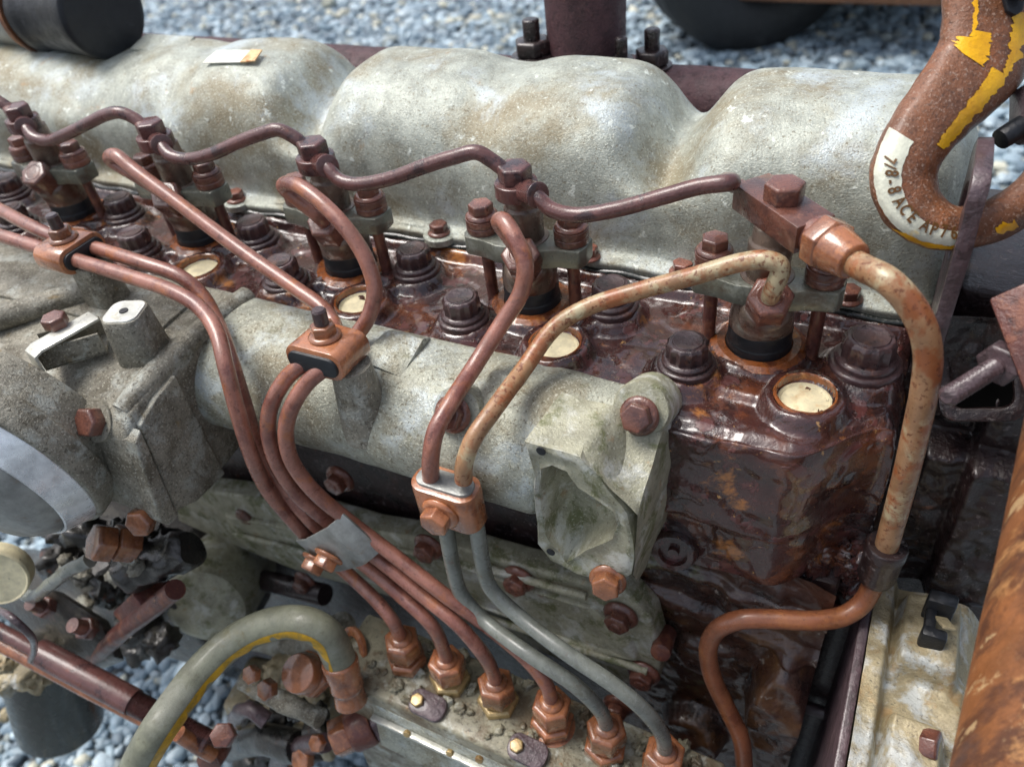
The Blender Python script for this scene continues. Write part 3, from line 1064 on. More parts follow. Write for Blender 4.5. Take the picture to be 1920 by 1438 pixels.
PD = inlet_start(3, .008) + yp((208, 300, -.026), (218, 292, -.030), (250, 318, -.033), (330, 378, -.038), (450, 468, -.046), (560, 545, -.055), (605, 578, -.060), (627, 610, -.066)) + \
    [at(615, 645, z=cz), at(575, 678, z=cz - .002)] + \
    yp((538, 708, -.108), (510, 756, -.116), (503, 805, -.120), (517, 862, -.122), (556, 925, -.121), (605, 970, -.118), (648, 1004, -.116), (712, 1050, -.117), (785, 1110, -.121),
       (860, 1172, -.126), (905, 1225, -.127), (924, 1260, PY)) + [NUTS[2] - Vector((0, 0, .01))]
e1 = .040
PE = [at(-90, 345, z=e1), at(0, 393, z=e1), at(60, 425, z=e1), at(112, 448, z=.037), at(180, 466, z=.036), at(270, 494, z=.034), at(340, 520, z=.029), at(378, 553, z=.021), at(406, 602, z=.011)] + \
    yp((431, 670, -.102), (456, 750, -.110), (484, 838, -.114), (522, 905, -.116), (570, 962, -.117), (626, 1018, -.116), (690, 1064, -.117), (750, 1115, -.121), (808, 1170, -.126),
       (830, 1212, PY)) + [NUTS[1] - Vector((0, 0, .01))]
PF = [at(-90, 415, z=e1), at(0, 442, z=e1), at(70, 464, z=.038), at(150, 490, z=.036), at(240, 518, z=.034), at(320, 545, z=.032), at(372, 575, z=.029), at(406, 622, z=.024)] + \
    yp((424, 690, -.114), (445, 770, -.121), (470, 850, -.125), (500, 915, -.124), (545, 972, -.121), (604, 1034, -.117), (655, 1078, -.117), (700, 1120, -.122), (734, 1160, -.126),
       (748, 1188, PY)) + [NUTS[0] - Vector((0, 0, .01))]
for pts in (PC, PD, PE, PF):
    pipe(pts, 'pipe')

# ================================================================== pipe clamps
def rounded(w, h, r, n=5):
    pts = []
    for cx, cy, a in ((w / 2 - r, h / 2 - r, 0), (-w / 2 + r, h / 2 - r, 90), (-w / 2 + r, -h / 2 + r, 180), (w / 2 - r, -h / 2 + r, 270)):
        for k in range(n + 1):
            t = math.radians(a + 90 * k / n)
            pts.append((cx + r * math.cos(t), cy + r * math.sin(t)))
    return pts


def block_clamp(center, axis, xdir, size, mat, bolt_side, stud=False):
    """two-pipe block clamp: axis = along the pipes, local y = outward"""
    w, t, h = size
    m = frame(center, axis, xdir)
    b = MB()
    b.loft([[(x, y, z) for x, y in rounded(w, t, t * .42)] for z in (-h / 2, h / 2)])
    C_ = b.build('pipe_clamp', mat, ENG, m, bevel=.0008, rough=.0002)
    b = MB()
    b.loft([[(x, y, z) for x, y in rounded(w * .86, t * .66, t * .3)] for z in (-h / 2 - .0016, h / 2 + .0016)])
    b.build('rubber_insert', 'clampsteel' if not stud else 'rubber', C_, m, bevel=.0006)
    s = bolt_side
    bo = m @ Vector((0, s * t / 2, 0))
    ax_ = m.to_3x3() @ Vector((0, s, 0))
    bolt('flange_bolt', mat if mat != 'pipe' else 'bolt', C_, bo, ax_, .95 if not stud else .8)
    if stud:
        b = MB()
        b.lathe([(.0036, 0), (.0036, .0145), (.0028, .0155)], 14)
        b.build('stud', 'headbolt', C_, frame(bo, ax_))
    return C_


# clamp on the two grey pipes: upright, in front of the manifold
block_clamp(at(843, 936, y=yC - .0002), (0.0, -.02, 1), (1, 0, 0), (.034, .017, .0235), 'nut', -1)
# clamp on a post above the manifold: pipes pass front to back
c2 = at(616, 657, z=cz)
C2 = block_clamp(c2, (0, -1, .08), (1, 0, 0), (.033, .0155, .023), 'nut', 1, True)
# post carrying it
b = MB()
b.lathe([(.014, -.05), (.0115, -.022), (.0098, -.006)], 24, Matrix.Translation(c2 + Vector((.011, .0, 0))))
POST2 = b
# clamp by the cast box: pipes pass along the engine
c1 = at(132, 470, z=.0365)
block_clamp(c1, (1, .0, 0), (0, 1, 0), (.031, .0155, .022), 'nut', 1, True)

# bent sheet bracket over the four-pipe bundle
c3 = at(640, 1010, y=-.116)
pd = (at(690, 1058, y=-.117) - at(590, 968, y=-.118)).normalized()
cx = (at(676, 984, y=-.119) - at(602, 1040, y=-.118)).normalized()
cx = (cx - pd * cx.dot(pd)).normalized()
cn = pd.cross(cx)
if cn.dot(CAM_POS - c3) < 0:
    cn = -cn
cm = Matrix((cx, pd, cn)).transposed().to_4x4()
cm.translation = c3 + cn * .0035 + cx * .001
b = MB()
prof = [(-.031, -.003), (-.027, .0045), (-.012, .0072), (.014, .0074), (.0185, .0068), (.0285, -.001), (.0275, -.0026), (.0175, .0052), (.013, .0058), (-.012, .0056), (-.026, .003), (-.0295, -.004)]
b.loft([[(x, -.0140 - .002 * (x > .01), z) for x, z in prof], [(x, .0140, z) for x, z in prof]])
C3 = b.build('bundle_bracket', 'clampsteel', ENG, cm, bevel=.0004)
for q in (-.0215, -.0055):
    bolt('flange_bolt', 'nut', C3, cm @ Vector((q, .0015, .0062)), cn + pd * .2 - cx * .25, .92)

# ================================================================== intake manifold
MP = [(-.0475, -.004), (-.0475, .0015), (-.052, .0028), (-.066, .0034), (-.080, .0012), (-.093, -.0065), (-.102, -.018), (-.1055, -.031), (-.103, -.044), (-.094, -.053),
      (-.078, -.0565), (-.055, -.0575), (-.05, -.058)]
mp = cat1(MP, 4)
rings = []
for x in linspace(-.285, -.045, 90):
    g = (1 + .06 * smooth(-.2, -.285, x)) * (1 - .62 * smooth(-.079, -.058, x))
    rings.append([(x, -.05 + (y + .05) * g + noise.noise(Vector((x * 60, y * 60, z * 60))) * .0007, z * g + noise.noise(Vector((x * 40, y * 40, z * 40 + 5))) * .0009) for y, z in mp])
b = MB()
b.loft(rings, False, False, False)
MAN = b.build('intake_manifold', 'alu', ENG, angle=60)
POST2.build('clamp_post', 'grime', MAN, rough=.0005, rscale=90)
# raised rib and bolt pockets on the manifold
b = MB()
b.loft([[(x, y, z) for x, y, z in ((-.112, -.049, .0035), (-.097, -.049, .0035), (-.094, -.066, .0065), (-.112, -.068, .0065))],
        [(x, y, z) for x, y, z in ((-.114, -.046, -.01), (-.095, -.046, -.01), (-.091, -.090, -.012), (-.115, -.090, -.012))]])
b.build('manifold_rib', 'alu', MAN, bevel=.002, seg=3)
b = MB()
b.loft([[(-.178, -.049, .0032), (-.155, -.049, .0032), (-.155, -.056, .0075), (-.178, -.056, .0075)], [(-.182, -.066, .001), (-.155, -.076, -.0005), (-.155, -.08, .0012), (-.182, -.078, .004)]])
b.build('cast_wedge', 'alu', MAN, bevel=.0008)
pb = at(850, 776, y=-.093)
b = MB()
b.lathe([(.0125, -.012), (.012, .002), (.0105, .0028)], 26)
b.build('bolt_boss', 'alu', MAN, frame(pb + Vector((0, .004, -.002)), (.05, -.8, .5)))
bolt('flange_bolt', 'bolt', MAN, pb, (.05, -.8, .5), .92)
pb = at(590, 716, y=-.085)
bolt('flange_bolt', 'bolt', MAN, pb, (.0, -.8, .6), .85)

# end bracket of the manifold: pad with an open pocket, gusset and two bolts
fy = -.104
def fp(px, py, y=fy):
    return at(px, py, y=y)


outer = [(984, 826), (1030, 842), (1086, 856), (1112, 880), (1150, 930), (1176, 965), (1190, 1030), (1184, 1076), (1150, 1092), (1090, 1078), (1030, 1050), (1010, 1020), (1004, 960), (1002, 890)]
inner = [(1012, 878), (1036, 872), (1064, 882), (1084, 916), (1124, 940), (1150, 960), (1158, 985), (1150, 1012), (1100, 1030), (1062, 1056), (1036, 1024), (1022, 1000), (1016, 960), (1012, 910)]
OV = [fp(*q) for q in outer]
IV = [fp(*q) for q in inner]
b = MB()
bm = b.bm
cen = sum(IV, Vector()) / len(IV)
back = [Vector((p.x + .004, -.072, p.z + .002)) for p in OV]
mid = [p.lerp(q, .5) + Vector((0, 0, 0)) for p, q in zip(OV, back)]
flo1 = [p.lerp(cen, .12) + Vector((.001, .014, 0)) for p in IV]
flo2 = [p.lerp(cen, .45) + Vector((.001, .020, 0)) for p in IV]
lip = [p.lerp(q, .16) + Vector((0, .0008, 0)) for p, q in zip(IV, OV)]
R = [[bm.verts.new(p) for p in r] for r in (back, mid, OV, [p.lerp(q, .25) - Vector((0, .0008, 0)) for p, q in zip(OV, IV)], lip, IV, flo1, flo2)]
n_ = len(OV)
for a, c in zip(R, R[1:]):
    for i in range(n_):
        j = (i + 1) % n_
        bm.faces.new((a[i], a[j], c[j], c[i]))
bm.faces.new(R[0][::-1])
bm.faces.new(R[-1])
bmesh.ops.subdivide_edges(bm, edges=bm.edges[:], cuts=2, use_grid_fill=True, smooth=.15)
BR = b.build('end_bracket', 'moss', ENG, rough=.0009, rscale=75, angle=50)
# sloping gusset from the upper bolt down to the pad, with its mossy outer flank
tb = at(1200, 778, y=-.071)
def patch4(b_, c, dep=0.0, n=14):
    c = [at(px, py, y=y) for px, py, y in c]
    nn = (c[1] - c[0]).cross(c[3] - c[0]).normalized()
    if nn.dot(CAM_POS - c[0]) < 0:
        nn = -nn
    V = []
    for i in range(n + 1):
        u = i / n
        V.append([])
        for j in range(n + 1):
            v = j / n
            p = c[0] * (1 - u) * (1 - v) + c[1] * u * (1 - v) + c[2] * u * v + c[3] * (1 - u) * v
            V[-1].append(b_.bm.verts.new(p - nn * dep * 16 * u * (1 - u) * v * (1 - v)))
    for i in range(n):
        for j in range(n):
            b_.bm.faces.new((V[i][j], V[i + 1][j], V[i + 1][j + 1], V[i][j + 1]))


b = MB()
k1, k2, k3, k4 = (1122, 768, -.074), (1240, 815, -.073), (1196, 968, -.1045), (1088, 857, -.1048)
patch4(b, (k1, k2, k3, k4), .0042)
k5, k6 = (1268, 800, -.057), (1256, 962, -.059)
patch4(b, (k2, k5, k6, k3), -.001)
patch4(b, (k3, k6, (1196, 1090, -.074), (1187, 1078, -.1045)), 0)
patch4(b, ((1112, 752, -.05), (1250, 735, -.05), k2, k1), -.001)
patch4(b, ((1250, 735, -.05), (1275, 760, -.045), k5, k2), -.001)
bmesh.ops.remove_doubles(b.bm, verts=b.bm.verts, dist=.0001)
b.build('gusset', 'moss', BR, rough=.0008, rscale=75, angle=50)
b = MB()
b.lathe([(.0132, -.02), (.0130, -.001), (.0122, .0004), (.0098, .0008)], 32)
b.build('bolt_boss', 'moss', BR, frame(tb + Vector((-.0005, .003, .001)), (.0, -.86, .5)), rough=.0006, rscale=90)
bolt('flange_bolt', 'bolt', BR, tb + Vector((0, -.0005, .0)), (.0, -.86, .5), .9)
lb = at(1140, 1086, y=-.106)
bolt('flange_bolt', 'nut', BR, lb, (.15, -.95, .25), .9)
for q in ((1015, 845), (1033, 1034)):
    b = MB()
    b.lathe([(.0022, 0), (.0022, .0006)], 14)
    b.build('threaded_hole', 'black', BR, frame(fp(*q, y=fy - .0012), (0, -1, 0)))

# inlet box cast onto the manifold
b = MB()
bm = b.bm
xa, xb = -.56, -.279
top = .0035


def ring_box(x):
    return [(x, -.047, -.07), (x, -.047, top), (x, -.060, top + .001), (x, -.1, top + .0005), (x, -.128, top - .003), (x, -.144, top - .009), (x, -.152, -.014), (x, -.157, -.035),
            (x, -.161, -.066), (x, -.158, -.075), (x, -.14, -.081), (x, -.105, -.08)]


b.loft([ring_box(x) for x in linspace(xa, xb, 40)])
BOXM = b.build('inlet_box', 'grime', MAN, bevel=.004, seg=3, rough=.0006, rscale=70, bang=28)
# raised bead along the top edge and the joint flanges on the end face
b = MB()
b.tube(curve([(-.281, -.047, .001), (-.283, -.07, .0015), (-.285, -.1, .0008), (-.286, -.125, -.0022), (-.288, -.142, -.008)], 8), .0066, 18)
b.build('edge_bead', 'grime', BOXM, rough=.0005, rscale=90)
END = Matrix(((0, 0, 1, -.2795), (1, 0, 0, 0), (0, 1, 0, 0), (0, 0, 0, 1)))
b = MB()
b.poly([(-.114, -.003), (-.130, -.006), (-.1445, -.012), (-.1505, -.071), (-.138, -.079), (-.114, -.080)], -.010, .0035, END)
b.build('end_flange', 'grime', BOXM, bevel=.0012, seg=3, rough=.0004)
b = MB()
b.poly([(-.1462, -.0125), (-.1525, -.0165), (-.1625, -.068), (-.159, -.0745), (-.1522, -.0745)], -.012, .0055, END)
b.build('joint_flange', 'grime', BOXM, bevel=.0012, seg=3, rough=.0004)
pb, fn = surf(BOXM, 182, 790)
fn = Vector((.0, -.80, .6)).normalized()
bolt('hex_bolt', 'bolt', BOXM, pb + fn * .0008, fn, .95, spin=.2)
b = MB()
b.lathe([(.0115, -.008), (.011, .0009)], 24)
b.build('bolt_boss', 'grime', BOXM, frame(pb, fn))
bolt('hex_bolt', 'nut', BOXM, at(272, 972, y=-.162), (.2, -.75, .3), .95)
# shallow plate on the box top
b = MB()
b.poly([(-.52, -.058), (-.31, -.058), (-.305, -.066), (-.303, -.098), (-.52, -.100)], .0035, .0062)
b.build('top_plate', 'grime', BOXM, bevel=.001, rough=.0004)
p1_, p2_ = at(20, 590, z=.008), at(165, 548, z=.008)
b = MB()
b.tube(curve([p1_ + (p1_ - p2_) * .3, p1_, p2_, p2_ + (p2_ - p1_) * .12], 6), [.0075] * 18 + [.006], 18)
b.build('round_rib', 'grime', BOXM, rough=.0004)
# hollow square post with a machined top
pt_ = at(233, 585, z=.029)
b = MB()
b.loft([[(x * k, y * k, z) for x, y in rounded(.0205, .0205, .006)] for k, z in ((1.22, -.032), (1.06, -.006), (1.0, 0))])
SQ = b.build('square_post', 'grime', BOXM, Matrix.Translation(pt_) @ Matrix.Rotation(.35, 4, 'Z'), bevel=.0008, rough=.0003)
b = MB()
b.loft([[(x * k, y * k, z) for x, y in rounded(.019, .019, .0055)] for k, z in ((1, 0), (.98, .0006))])
b.build('machined_face', 'zinc', SQ, Matrix.Translation(pt_) @ Matrix.Rotation(.35, 4, 'Z'))
b = MB()
b.lathe([(.0024, 0), (.0023, .0005)], 14)
b.build('tapped_hole', 'black', SQ, Matrix.Translation(pt_ + Vector((0, 0, .0006))))
# post below the left clamp
b = MB()
b.loft([[(x * k, y * k, z) for x, y in rounded(.021, .019, .006)] for k, z in ((1.12, -.034), (1.0, -.004), (.98, 0))])
b.build('clamp_post', 'grime', BOXM, Matrix.Translation(c1 + Vector((.012, 0, -.005))), bevel=.001, rough=.0004)
# bright bent strip and bolt on the box top
s0, s1, s2 = at(165, 602, z=.020), at(70, 655, z=.020), at(75, 705, z=.004)
dv = (s1 - s0).normalized()
sw = Vector((-dv.y, dv.x, 0)) * .0058
b = MB()
th = Vector((0, 0, .0016))
ring = lambda p, t=th, w_=sw: [p - w_, p + w_, p + w_ + t, p - w_ + t]
dn = (s2 - s1)
b.loft([ring(s0 - dv * .004), ring(s0), ring(s1), ring(s1 + dv * .003 - Vector((0, 0, .0012)), dv * .0014 + th * .6), ring(s1 + dv * .0035 + Vector((0, 0, -.016)), dv * .0016, sw * .95),
        ring(s1 + dv * .003 + Vector((0, 0, -.022)), dv * .0016, sw * .45)])
ST = b.build('bright_strip', 'zinc', BOXM, bevel=.0003)
bolt('hex_bolt', 'bolt', ST, at(108, 610, z=.0218), (0, 0, 1), .78)
# channel bracket next to the strip
q0, q1 = at(75, 668, z=.008), at(190, 635, z=.008)
dv = (q1 - q0).normalized()
b = MB()
m = frame((q0 + q1) / 2 + Vector((.004, 0, .004)), (0, 0, 1), dv)
for s in (-1, 1):
    b.box(((q1 - q0).length, .0016, .013), m @ Matrix.Translation((0, s * .0085, .0)))
b.box(((q1 - q0).length, .0186, .0016), m @ Matrix.Translation((0, 0, -.0055)))
b.build('channel_bracket', 'grime', BOXM, bevel=.0004)

# round throttle body at the left
ta = Vector((.10, -.97, -.16)).normalized()
tc = at(-52, 898, y=-.195)
tf = frame(tc, ta)
b = MB()
b.lathe([(.054, -.05), (.060, -.030), (.0628, -.028), (.0632, -.016), (.0622, -.0135), (.060, -.013)], 80)
TH = b.build('throttle_body', 'grime', ENG, tf, bevel=.0006)
b = MB()
b.lathe([(.0602, -.016), (.0602, -.0125), (.0525, .0008), (.0512, .0010), (.0505, -.001)], 96)
b.build('machined_rim', 'machined', TH, tf, angle=25)
b = MB()
b.lathe([(.0508, -.002), (.0500, .0015), (.046, .0065), (.04, .0105), (.024, .0135), (.004, .0145)], 80)
b.build('domed_end', 'clampsteel', TH, tf, angle=80)
b = MB()
b.box((.012, .0016, .004))
b.build('cast_tab', 'grime', TH, frame(at(178, 878, y=-.160), ta, (1, 0, .3)), bevel=.0004)

# ================================================================== side cover of the block
def sc(px, py):
    return at(px, py, y=-.068)


so = [(330, 905), (520, 930), (700, 985), (840, 1010), (980, 1050), (1110, 1085), (1180, 1100), (1225, 1150), (1244, 1215), (1238, 1268), (1215, 1285), (1050, 1225), (900, 1165), (720, 1105), (560, 1062), (430, 1010), (340, 970)]
pts = [sc(*q) for q in so]
b = MB()
b.loft([[Vector((p.x, -.056, p.z)) for p in pts], [Vector((p.x, -.0725, p.z)) for p in pts]])
SIDE = b.build('side_cover', 'moss', BLOCK, bevel=.0025, seg=3, rough=.0007, rscale=60)
# raised field with a ridge
b = MB()
r1 = [(420, 960), (700, 1012), (850, 1048), (1000, 1098), (1120, 1135), (1190, 1200), (1205, 1235), (1120, 1215), (960, 1150), (760, 1080), (560, 1035), (430, 990)]
pr_ = [at(*q, y=-.0725) for q in r1]
cen = sum(pr_, Vector()) / len(pr_)
b.loft([[Vector((p.x, -.071, p.z)) for p in pr_], [Vector((p.x, -.0755, p.z)).lerp(Vector((cen.x, -.0755, cen.z)), .02) for p in pr_],
        [Vector((p.x, -.0765, p.z)).lerp(Vector((cen.x, -.0765, cen.z)), .06) for p in pr_], [Vector((p.x, -.0745, p.z)).lerp(Vector((cen.x, -.0745, cen.z)), .14) for p in pr_]])
b.build('raised_panel', 'moss', SIDE, bevel=.0008, rough=.0006, rscale=60)
for q0_, q1_ in (((860, 1140), (1215, 1258)), ((440, 1000), (640, 1052)), ((900, 1062), (1100, 1118))):
    b = MB()
    a_, c_ = at(*q0_, y=-.0765), at(*q1_, y=-.0765)
    b.tube([a_ + (c_ - a_) * k / 8 for k in range(9)], .0026, 12)
    b.build('cast_rib', 'moss', SIDE, rough=.0004)
for q in ((806, 1022), (975, 1082), (1165, 1150), (1208, 1258), (575, 1088), (470, 955), (640, 895), (1160, 1320), (745, 1085)):
    bolt('socket_bolt', 'bolt', SIDE, at(*q, y=-.0735 if q[1] > 960 else -.066), (0, -1, .05), 1.12)
# dark slots and pipework between manifold and side cover
b = MB()
a_, c_ = at(440, 1075, y=-.077), at(610, 1115, y=-.077)
b.tube([a_, a_.lerp(c_, .5), c_], .0085, 16)
b.build('dark_spacer', 'dark', SIDE)
b = MB()
b.box((.42, .012, .018), Matrix.Translation((-.25, -.060, -.089)))
b.build('head_gasket_ledge', 'dark', BLOCK, bevel=.002, rough=.001)

# ================================================================== injection pump
PUMP_TOP = NUTS[2].z - .028
row = (NUTS[5] - NUTS[0]).normalized()
prow = Vector((-row.y, row.x, 0)).normalized()
pm = Matrix((row, prow, row.cross(prow))).transposed().to_4x4()
pm.translation = NUTS[0]
LN = (NUTS[5] - NUTS[0]).length
b = MB()
b.box((LN + .075, .048, .16), pm @ Matrix.Translation((LN / 2 - .006, -.004, -.108)))
PUMP = b.build('injection_pump', 'pump', ENG, bevel=.003, seg=3, rough=.0008, rscale=60)
b = MB()
b.box((LN * .74, .003, .05), pm @ Matrix.Translation((LN * .30, -.0295, -.066)) @ Matrix.Rotation(-.10, 4, 'X'))
PL = b.build('side_plate', 'alu', PUMP, bevel=.0008)
b = MB()
b.box((LN * .42, .0014, .036), pm @ Matrix.Translation((LN * .72, -.0318, -.064)) @ Matrix.Rotation(-.10, 4, 'X'))
b.build('name_plate', 'plug', PUMP, bevel=.0003)
b = MB()
b.box((LN * .74, .004, .003), pm @ Matrix.Translation((LN * .30, -.0318, -.052)) @ Matrix.Rotation(-.10, 4, 'X'))
b.build('plate_ridge', 'zinc', PUMP, bevel=.0006)
for k, c in enumerate(NUTS):
    m = pm.copy()
    m.translation = c
    b = MB()
    b.hexa(.0114, -.0165, .0, both=True, c=.14)
    b.lathe([(.0074, -.001), (.0066, .0014), (.0048, .0026)], 22)
    N_ = b.build('delivery_nut', 'nut', PUMP, m @ Matrix.Rotation(.2 + .5 * k, 4, 'Z'), bevel=.0006)
    b = MB()
    b.lathe([(.0086, -.0195), (.0086, -.016)], 24)
    b.hexa(.0128, -.0285, -.0188, both=True, a0=.3)
    b.lathe([(.0135, -.037), (.0135, -.029), (.013, -.0282)], 28)
    b.build('valve_holder', 'brass' if k in (1, 2) else 'nut', N_, m @ Matrix.Rotation(.1 * k, 4, 'Z'), bevel=.0006)
for k in range(3):
    c = pm @ Vector((LN * (.30 + .4 * (k - .35)), -.020, -.028))
    b = MB()
    b.poly(rounded(.024, .015, .006), -.003, .004)
    KP = b.build('keeper_plate', 'plate', PUMP, frame(c, pm.to_3x3() @ Vector((0, -.15, 1)), row), bevel=.0012, rough=.0006)
    bolt('hex_bolt', 'brass', KP, c + Vector((-.006, -.001, .003)), (0, -.15, 1), .5)
for q in ((765, 1372), (845, 1408), (900, 1420)):
    bolt('hex_bolt', 'brass', PUMP, at(*q, y=NUTS[2].y - .034), (0.1, -1, .3), .3, name='cover_screw')

GRIT = [(pm @ Vector((random.uniform(-.025, LN + .02), random.uniform(-.022, .018), -.0275)), random.uniform(.0016, .0042)) for k in range(90)]
# feed hose with its banjo fitting
hb_ = at(645, 1392, y=-.168)
ft = at(655, 1300, y=-.158)
fa = (at(632, 1222, y=-.150) - ft).normalized()
b = MB()
b.lathe([(.0105, -.006), (.0095, .0), (.0092, .004), (.0104, .007), (.0098, .013), (.0104, .016), (.0112, .026), (.0104, .0275)], 26)
FIT = b.build('hose_fitting', 'nut', ENG, frame(ft, fa), bevel=.0004)
ba = Vector((-.62, -.62, -.12)).normalized()
bcn = at(678, 1362, y=-.155)
b = MB()
b.lathe([(.0135, -.008), (.0145, -.0055), (.0145, .0055), (.0135, .008)], 30)
b.build('banjo_eye', 'brown', FIT, frame(bcn, ba), bevel=.0005)
bolt('hex_bolt', 'nut', FIT, bcn + ba * .008, ba, 1.55, name='banjo_bolt', spin=.4)
b = MB()
b.hexa(.0145, -.03, -.008, both=True)
b.build('hex_adapter', 'plate', FIT, frame(bcn, ba), bevel=.0008)
HP = [ft + fa * .020, ft + fa * .030] + yp((612, 1190, -.150), (580, 1171, -.152), (535, 1166, -.155), (480, 1180, -.164), (425, 1212, -.178), (375, 1260, -.196), (335, 1312, -.214), (300, 1362, -.230),
                                           (270, 1412, -.242), (243, 1470, -.254), (220, 1540, -.266))
hc = curve(HP, 8)
b = MB()
b.tube(hc, .0098, 28)
HOSE = b.build('fuel_hose', 'hose', ENG, angle=80)
# worn yellow printed stripe along the underside of the hose
strip = []
for i, p in enumerate(hc[6:-4]):
    j = i + 6
    t = (hc[j + 1] - hc[j - 1]).normalized()
    toc = (CAM_POS - p).normalized()
    side = t.cross(toc).normalized()
    if side.dot(CU) > 0:
        side = -side
    toc = (toc - t * toc.dot(t)).normalized()
    wv = .34 + .08 * math.sin(i * .7) + .2 * noise.noise(Vector((i * .3, 0, 0))) + (.45 if i / len(hc) > .62 and i / len(hc) < .76 else 0)
    if i / len(hc) < .06 or .28 < i / len(hc) < .30:
        wv *= .3
    strip.append([p + (toc * math.cos(a) + side * math.sin(a)) * .00995 for a in linspace(.62, .62 + max(.1, wv * 1.6), 6)])
b = MB()
b.loft(strip, False, False, False)
b.build('yellow_stripe', 'hose_yellow', HOSE, angle=80)
b = MB()
ringp = at(668, 1212, y=-.128)
b.loft([[(.0135 * math.cos(t), .0135 * math.sin(t), z) for t in linspace(0, 5.6, 30)] + [(.0075 * math.cos(t), .0075 * math.sin(t), z) for t in linspace(5.6, 0, 30)] for z in (0, .003)])
b.build('lock_washer', 'nut', PUMP, frame(ringp, (-.4, -.8, .5)), bevel=.0004)

# ================================================================== right end: gear plate, housings
b = MB()
b.loft([[Vector((x, y, z)) for y, z in ((-.022, -.10), (.15, -.10), (.15, -.55), (-.2, -.55), (-.2, -.135), (-.15, -.123), (-.03, -.118))] for x in (.0735, .0785)])
GP = b.build('gear_plate', 'plate', ENG, bevel=.0012, rough=.0004)
for q in ((1528, 1330),):
    b = MB()
    b.lathe([(.0042, -.02), (.0042, .006)], 18)
    b.build('stub', 'plate', GP, frame(at(*q, x=.068), (-1, 0, 0)), bevel=.0005)


def tan_pt(u, v):
    x = .0785 + .0565 * u
    y = -.19 + .172 * v
    z = -.128
    z += .010 * smooth(.0905, .086, x)                         # rim along the plate
    z += .013 * (smooth(-.072, -.066, y) - smooth(-.030, -.024, y)) * smooth(.09, .094, x) * smooth(.121, .116, x)
    z += .015 * (smooth(-.142, -.136, y) - smooth(-.100, -.092, y)) * smooth(.09, .094, x) * smooth(.118, .112, x)
    z -= .012 * smooth(.121, .133, x)
    z += noise.noise(Vector((x * 60, y * 60, 1))) * .0036 + noise.noise(Vector((x * 200, y * 200, 1))) * .0007
    if u == 1:
        z -= .06
    return (x, y, z)


TAN = link('gear_housing', grid_mesh('gear_housing', tan_pt, linspace(0, 1, 70), linspace(0, 1, 150)), 'tan', ENG)
b = MB()
b.box((.054, .165, .1), Matrix.Translation((.1065, -.105, -.196)))
b.build('housing_body', 'tan', TAN, bevel=.004)
bolt('hex_bolt', 'bolt', TAN, at(1730, 1395, z=-.118), (.9, -.1, .35), .9)
b = MB()
q0 = at(1770, 1120, z=-.100)
b.loft([[q0 + Vector((x, y, z)) for x, y in ((-.007, -.004), (.006, -.004), (.007, .004), (-.006, .004))] for z in (-.03, 0)])
b.loft([[q0 + Vector((x, y - .018, z)) for x, y in ((-.007, -.003), (.004, -.003), (.004, .003), (-.007, .003))] for z in (-.026, -.004)])
b.loft([[q0 + Vector((x, y, z)) for x, z in ((-.006, -.012), (-.001, -.012), (-.001, -.006), (-.006, -.006))] for y in (-.02, .004)])
b.build('rubber_clip', 'black', TAN, bevel=.0015)
b = MB()
b.box((.006, .0015, .011))
b.build('clip_tag', 'tan', TAN, frame(at(1772, 1168, z=-.105), (.3, -.8, .5)), bevel=.0004)


def bell_pt(u, v):
    x = .0665 + .09 * u
    z = .030 - .165 * v
    y = .006 + .012 * u + noise.noise(Vector((x * 50, z * 50, 3))) * .004 + noise.noise(Vector((x * 160, z * 160, 3))) * .0014
    y -= .016 * smooth(-.035, -.041, z) * smooth(.078, .084, x)
    y -= .010 * smooth(.1, .104, x) * smooth(-.0, -.01, z)
    return (x, y, z)


b = MB()
b.box((.0195, .17, .40), Matrix.Translation((.0710, .068, -.232)))
b.build('end_casting', 'dark', BLOCK, bevel=.003)
BELL = link('rear_housing', grid_mesh('rear_housing', bell_pt, linspace(0, 1, 90), linspace(0, 1, 150)), 'dark', ENG)
b = MB()
b.box((.09, .1, .30), Matrix.Translation((.1235, .0775, -.12)))
b.build('housing_core', 'dark', BELL, bevel=.004)
# dark opening with its frame, behind the threaded bolt
oc = at(1838, 705, d=.352)
om = frame(oc, (-.05, -.8, .6), (1, .3, .1))
b = MB()
n_ = 24
o1 = rounded(.034, .040, .008, 5)
o2 = rounded(.024, .028, .005, 5)
rg = [[(x, y, 0) for x, y in o1], [(x, y, .006) for x, y in o1], [(x, y, .006) for x, y in o2], [(x, y, -.006) for x, y in o2]]
b.loft(rg, True, False, False)
b.build('opening_frame', 'dark', BELL, om, bevel=.0008, rough=.0006)
b = MB()
b.loft([[(x * 1.02, y * 1.02, -.001) for x, y in o2], [(x * 1.02, y * 1.02, .0005) for x, y in o2]])
b.build('recess_shade_cap', 'void', BELL, om)  # flat black cap: the shade inside the opening is painted, not a real depth


def plas_pt(u, v):
    p = at(1800 + 180 * u, 450 + 190 * v, d=.405 - .05 * v)
    n = noise.noise(p * 60) * .003 + noise.noise(p * 190) * .0012 + .004 * smooth(.52, .5, u)
    return p + Vector((.1, -.8, .5)) * n


link('speckled_shroud', grid_mesh('speckled_shroud', plas_pt, linspace(0, 1, 60), linspace(0, 1, 60)), 'plastic', BELL)
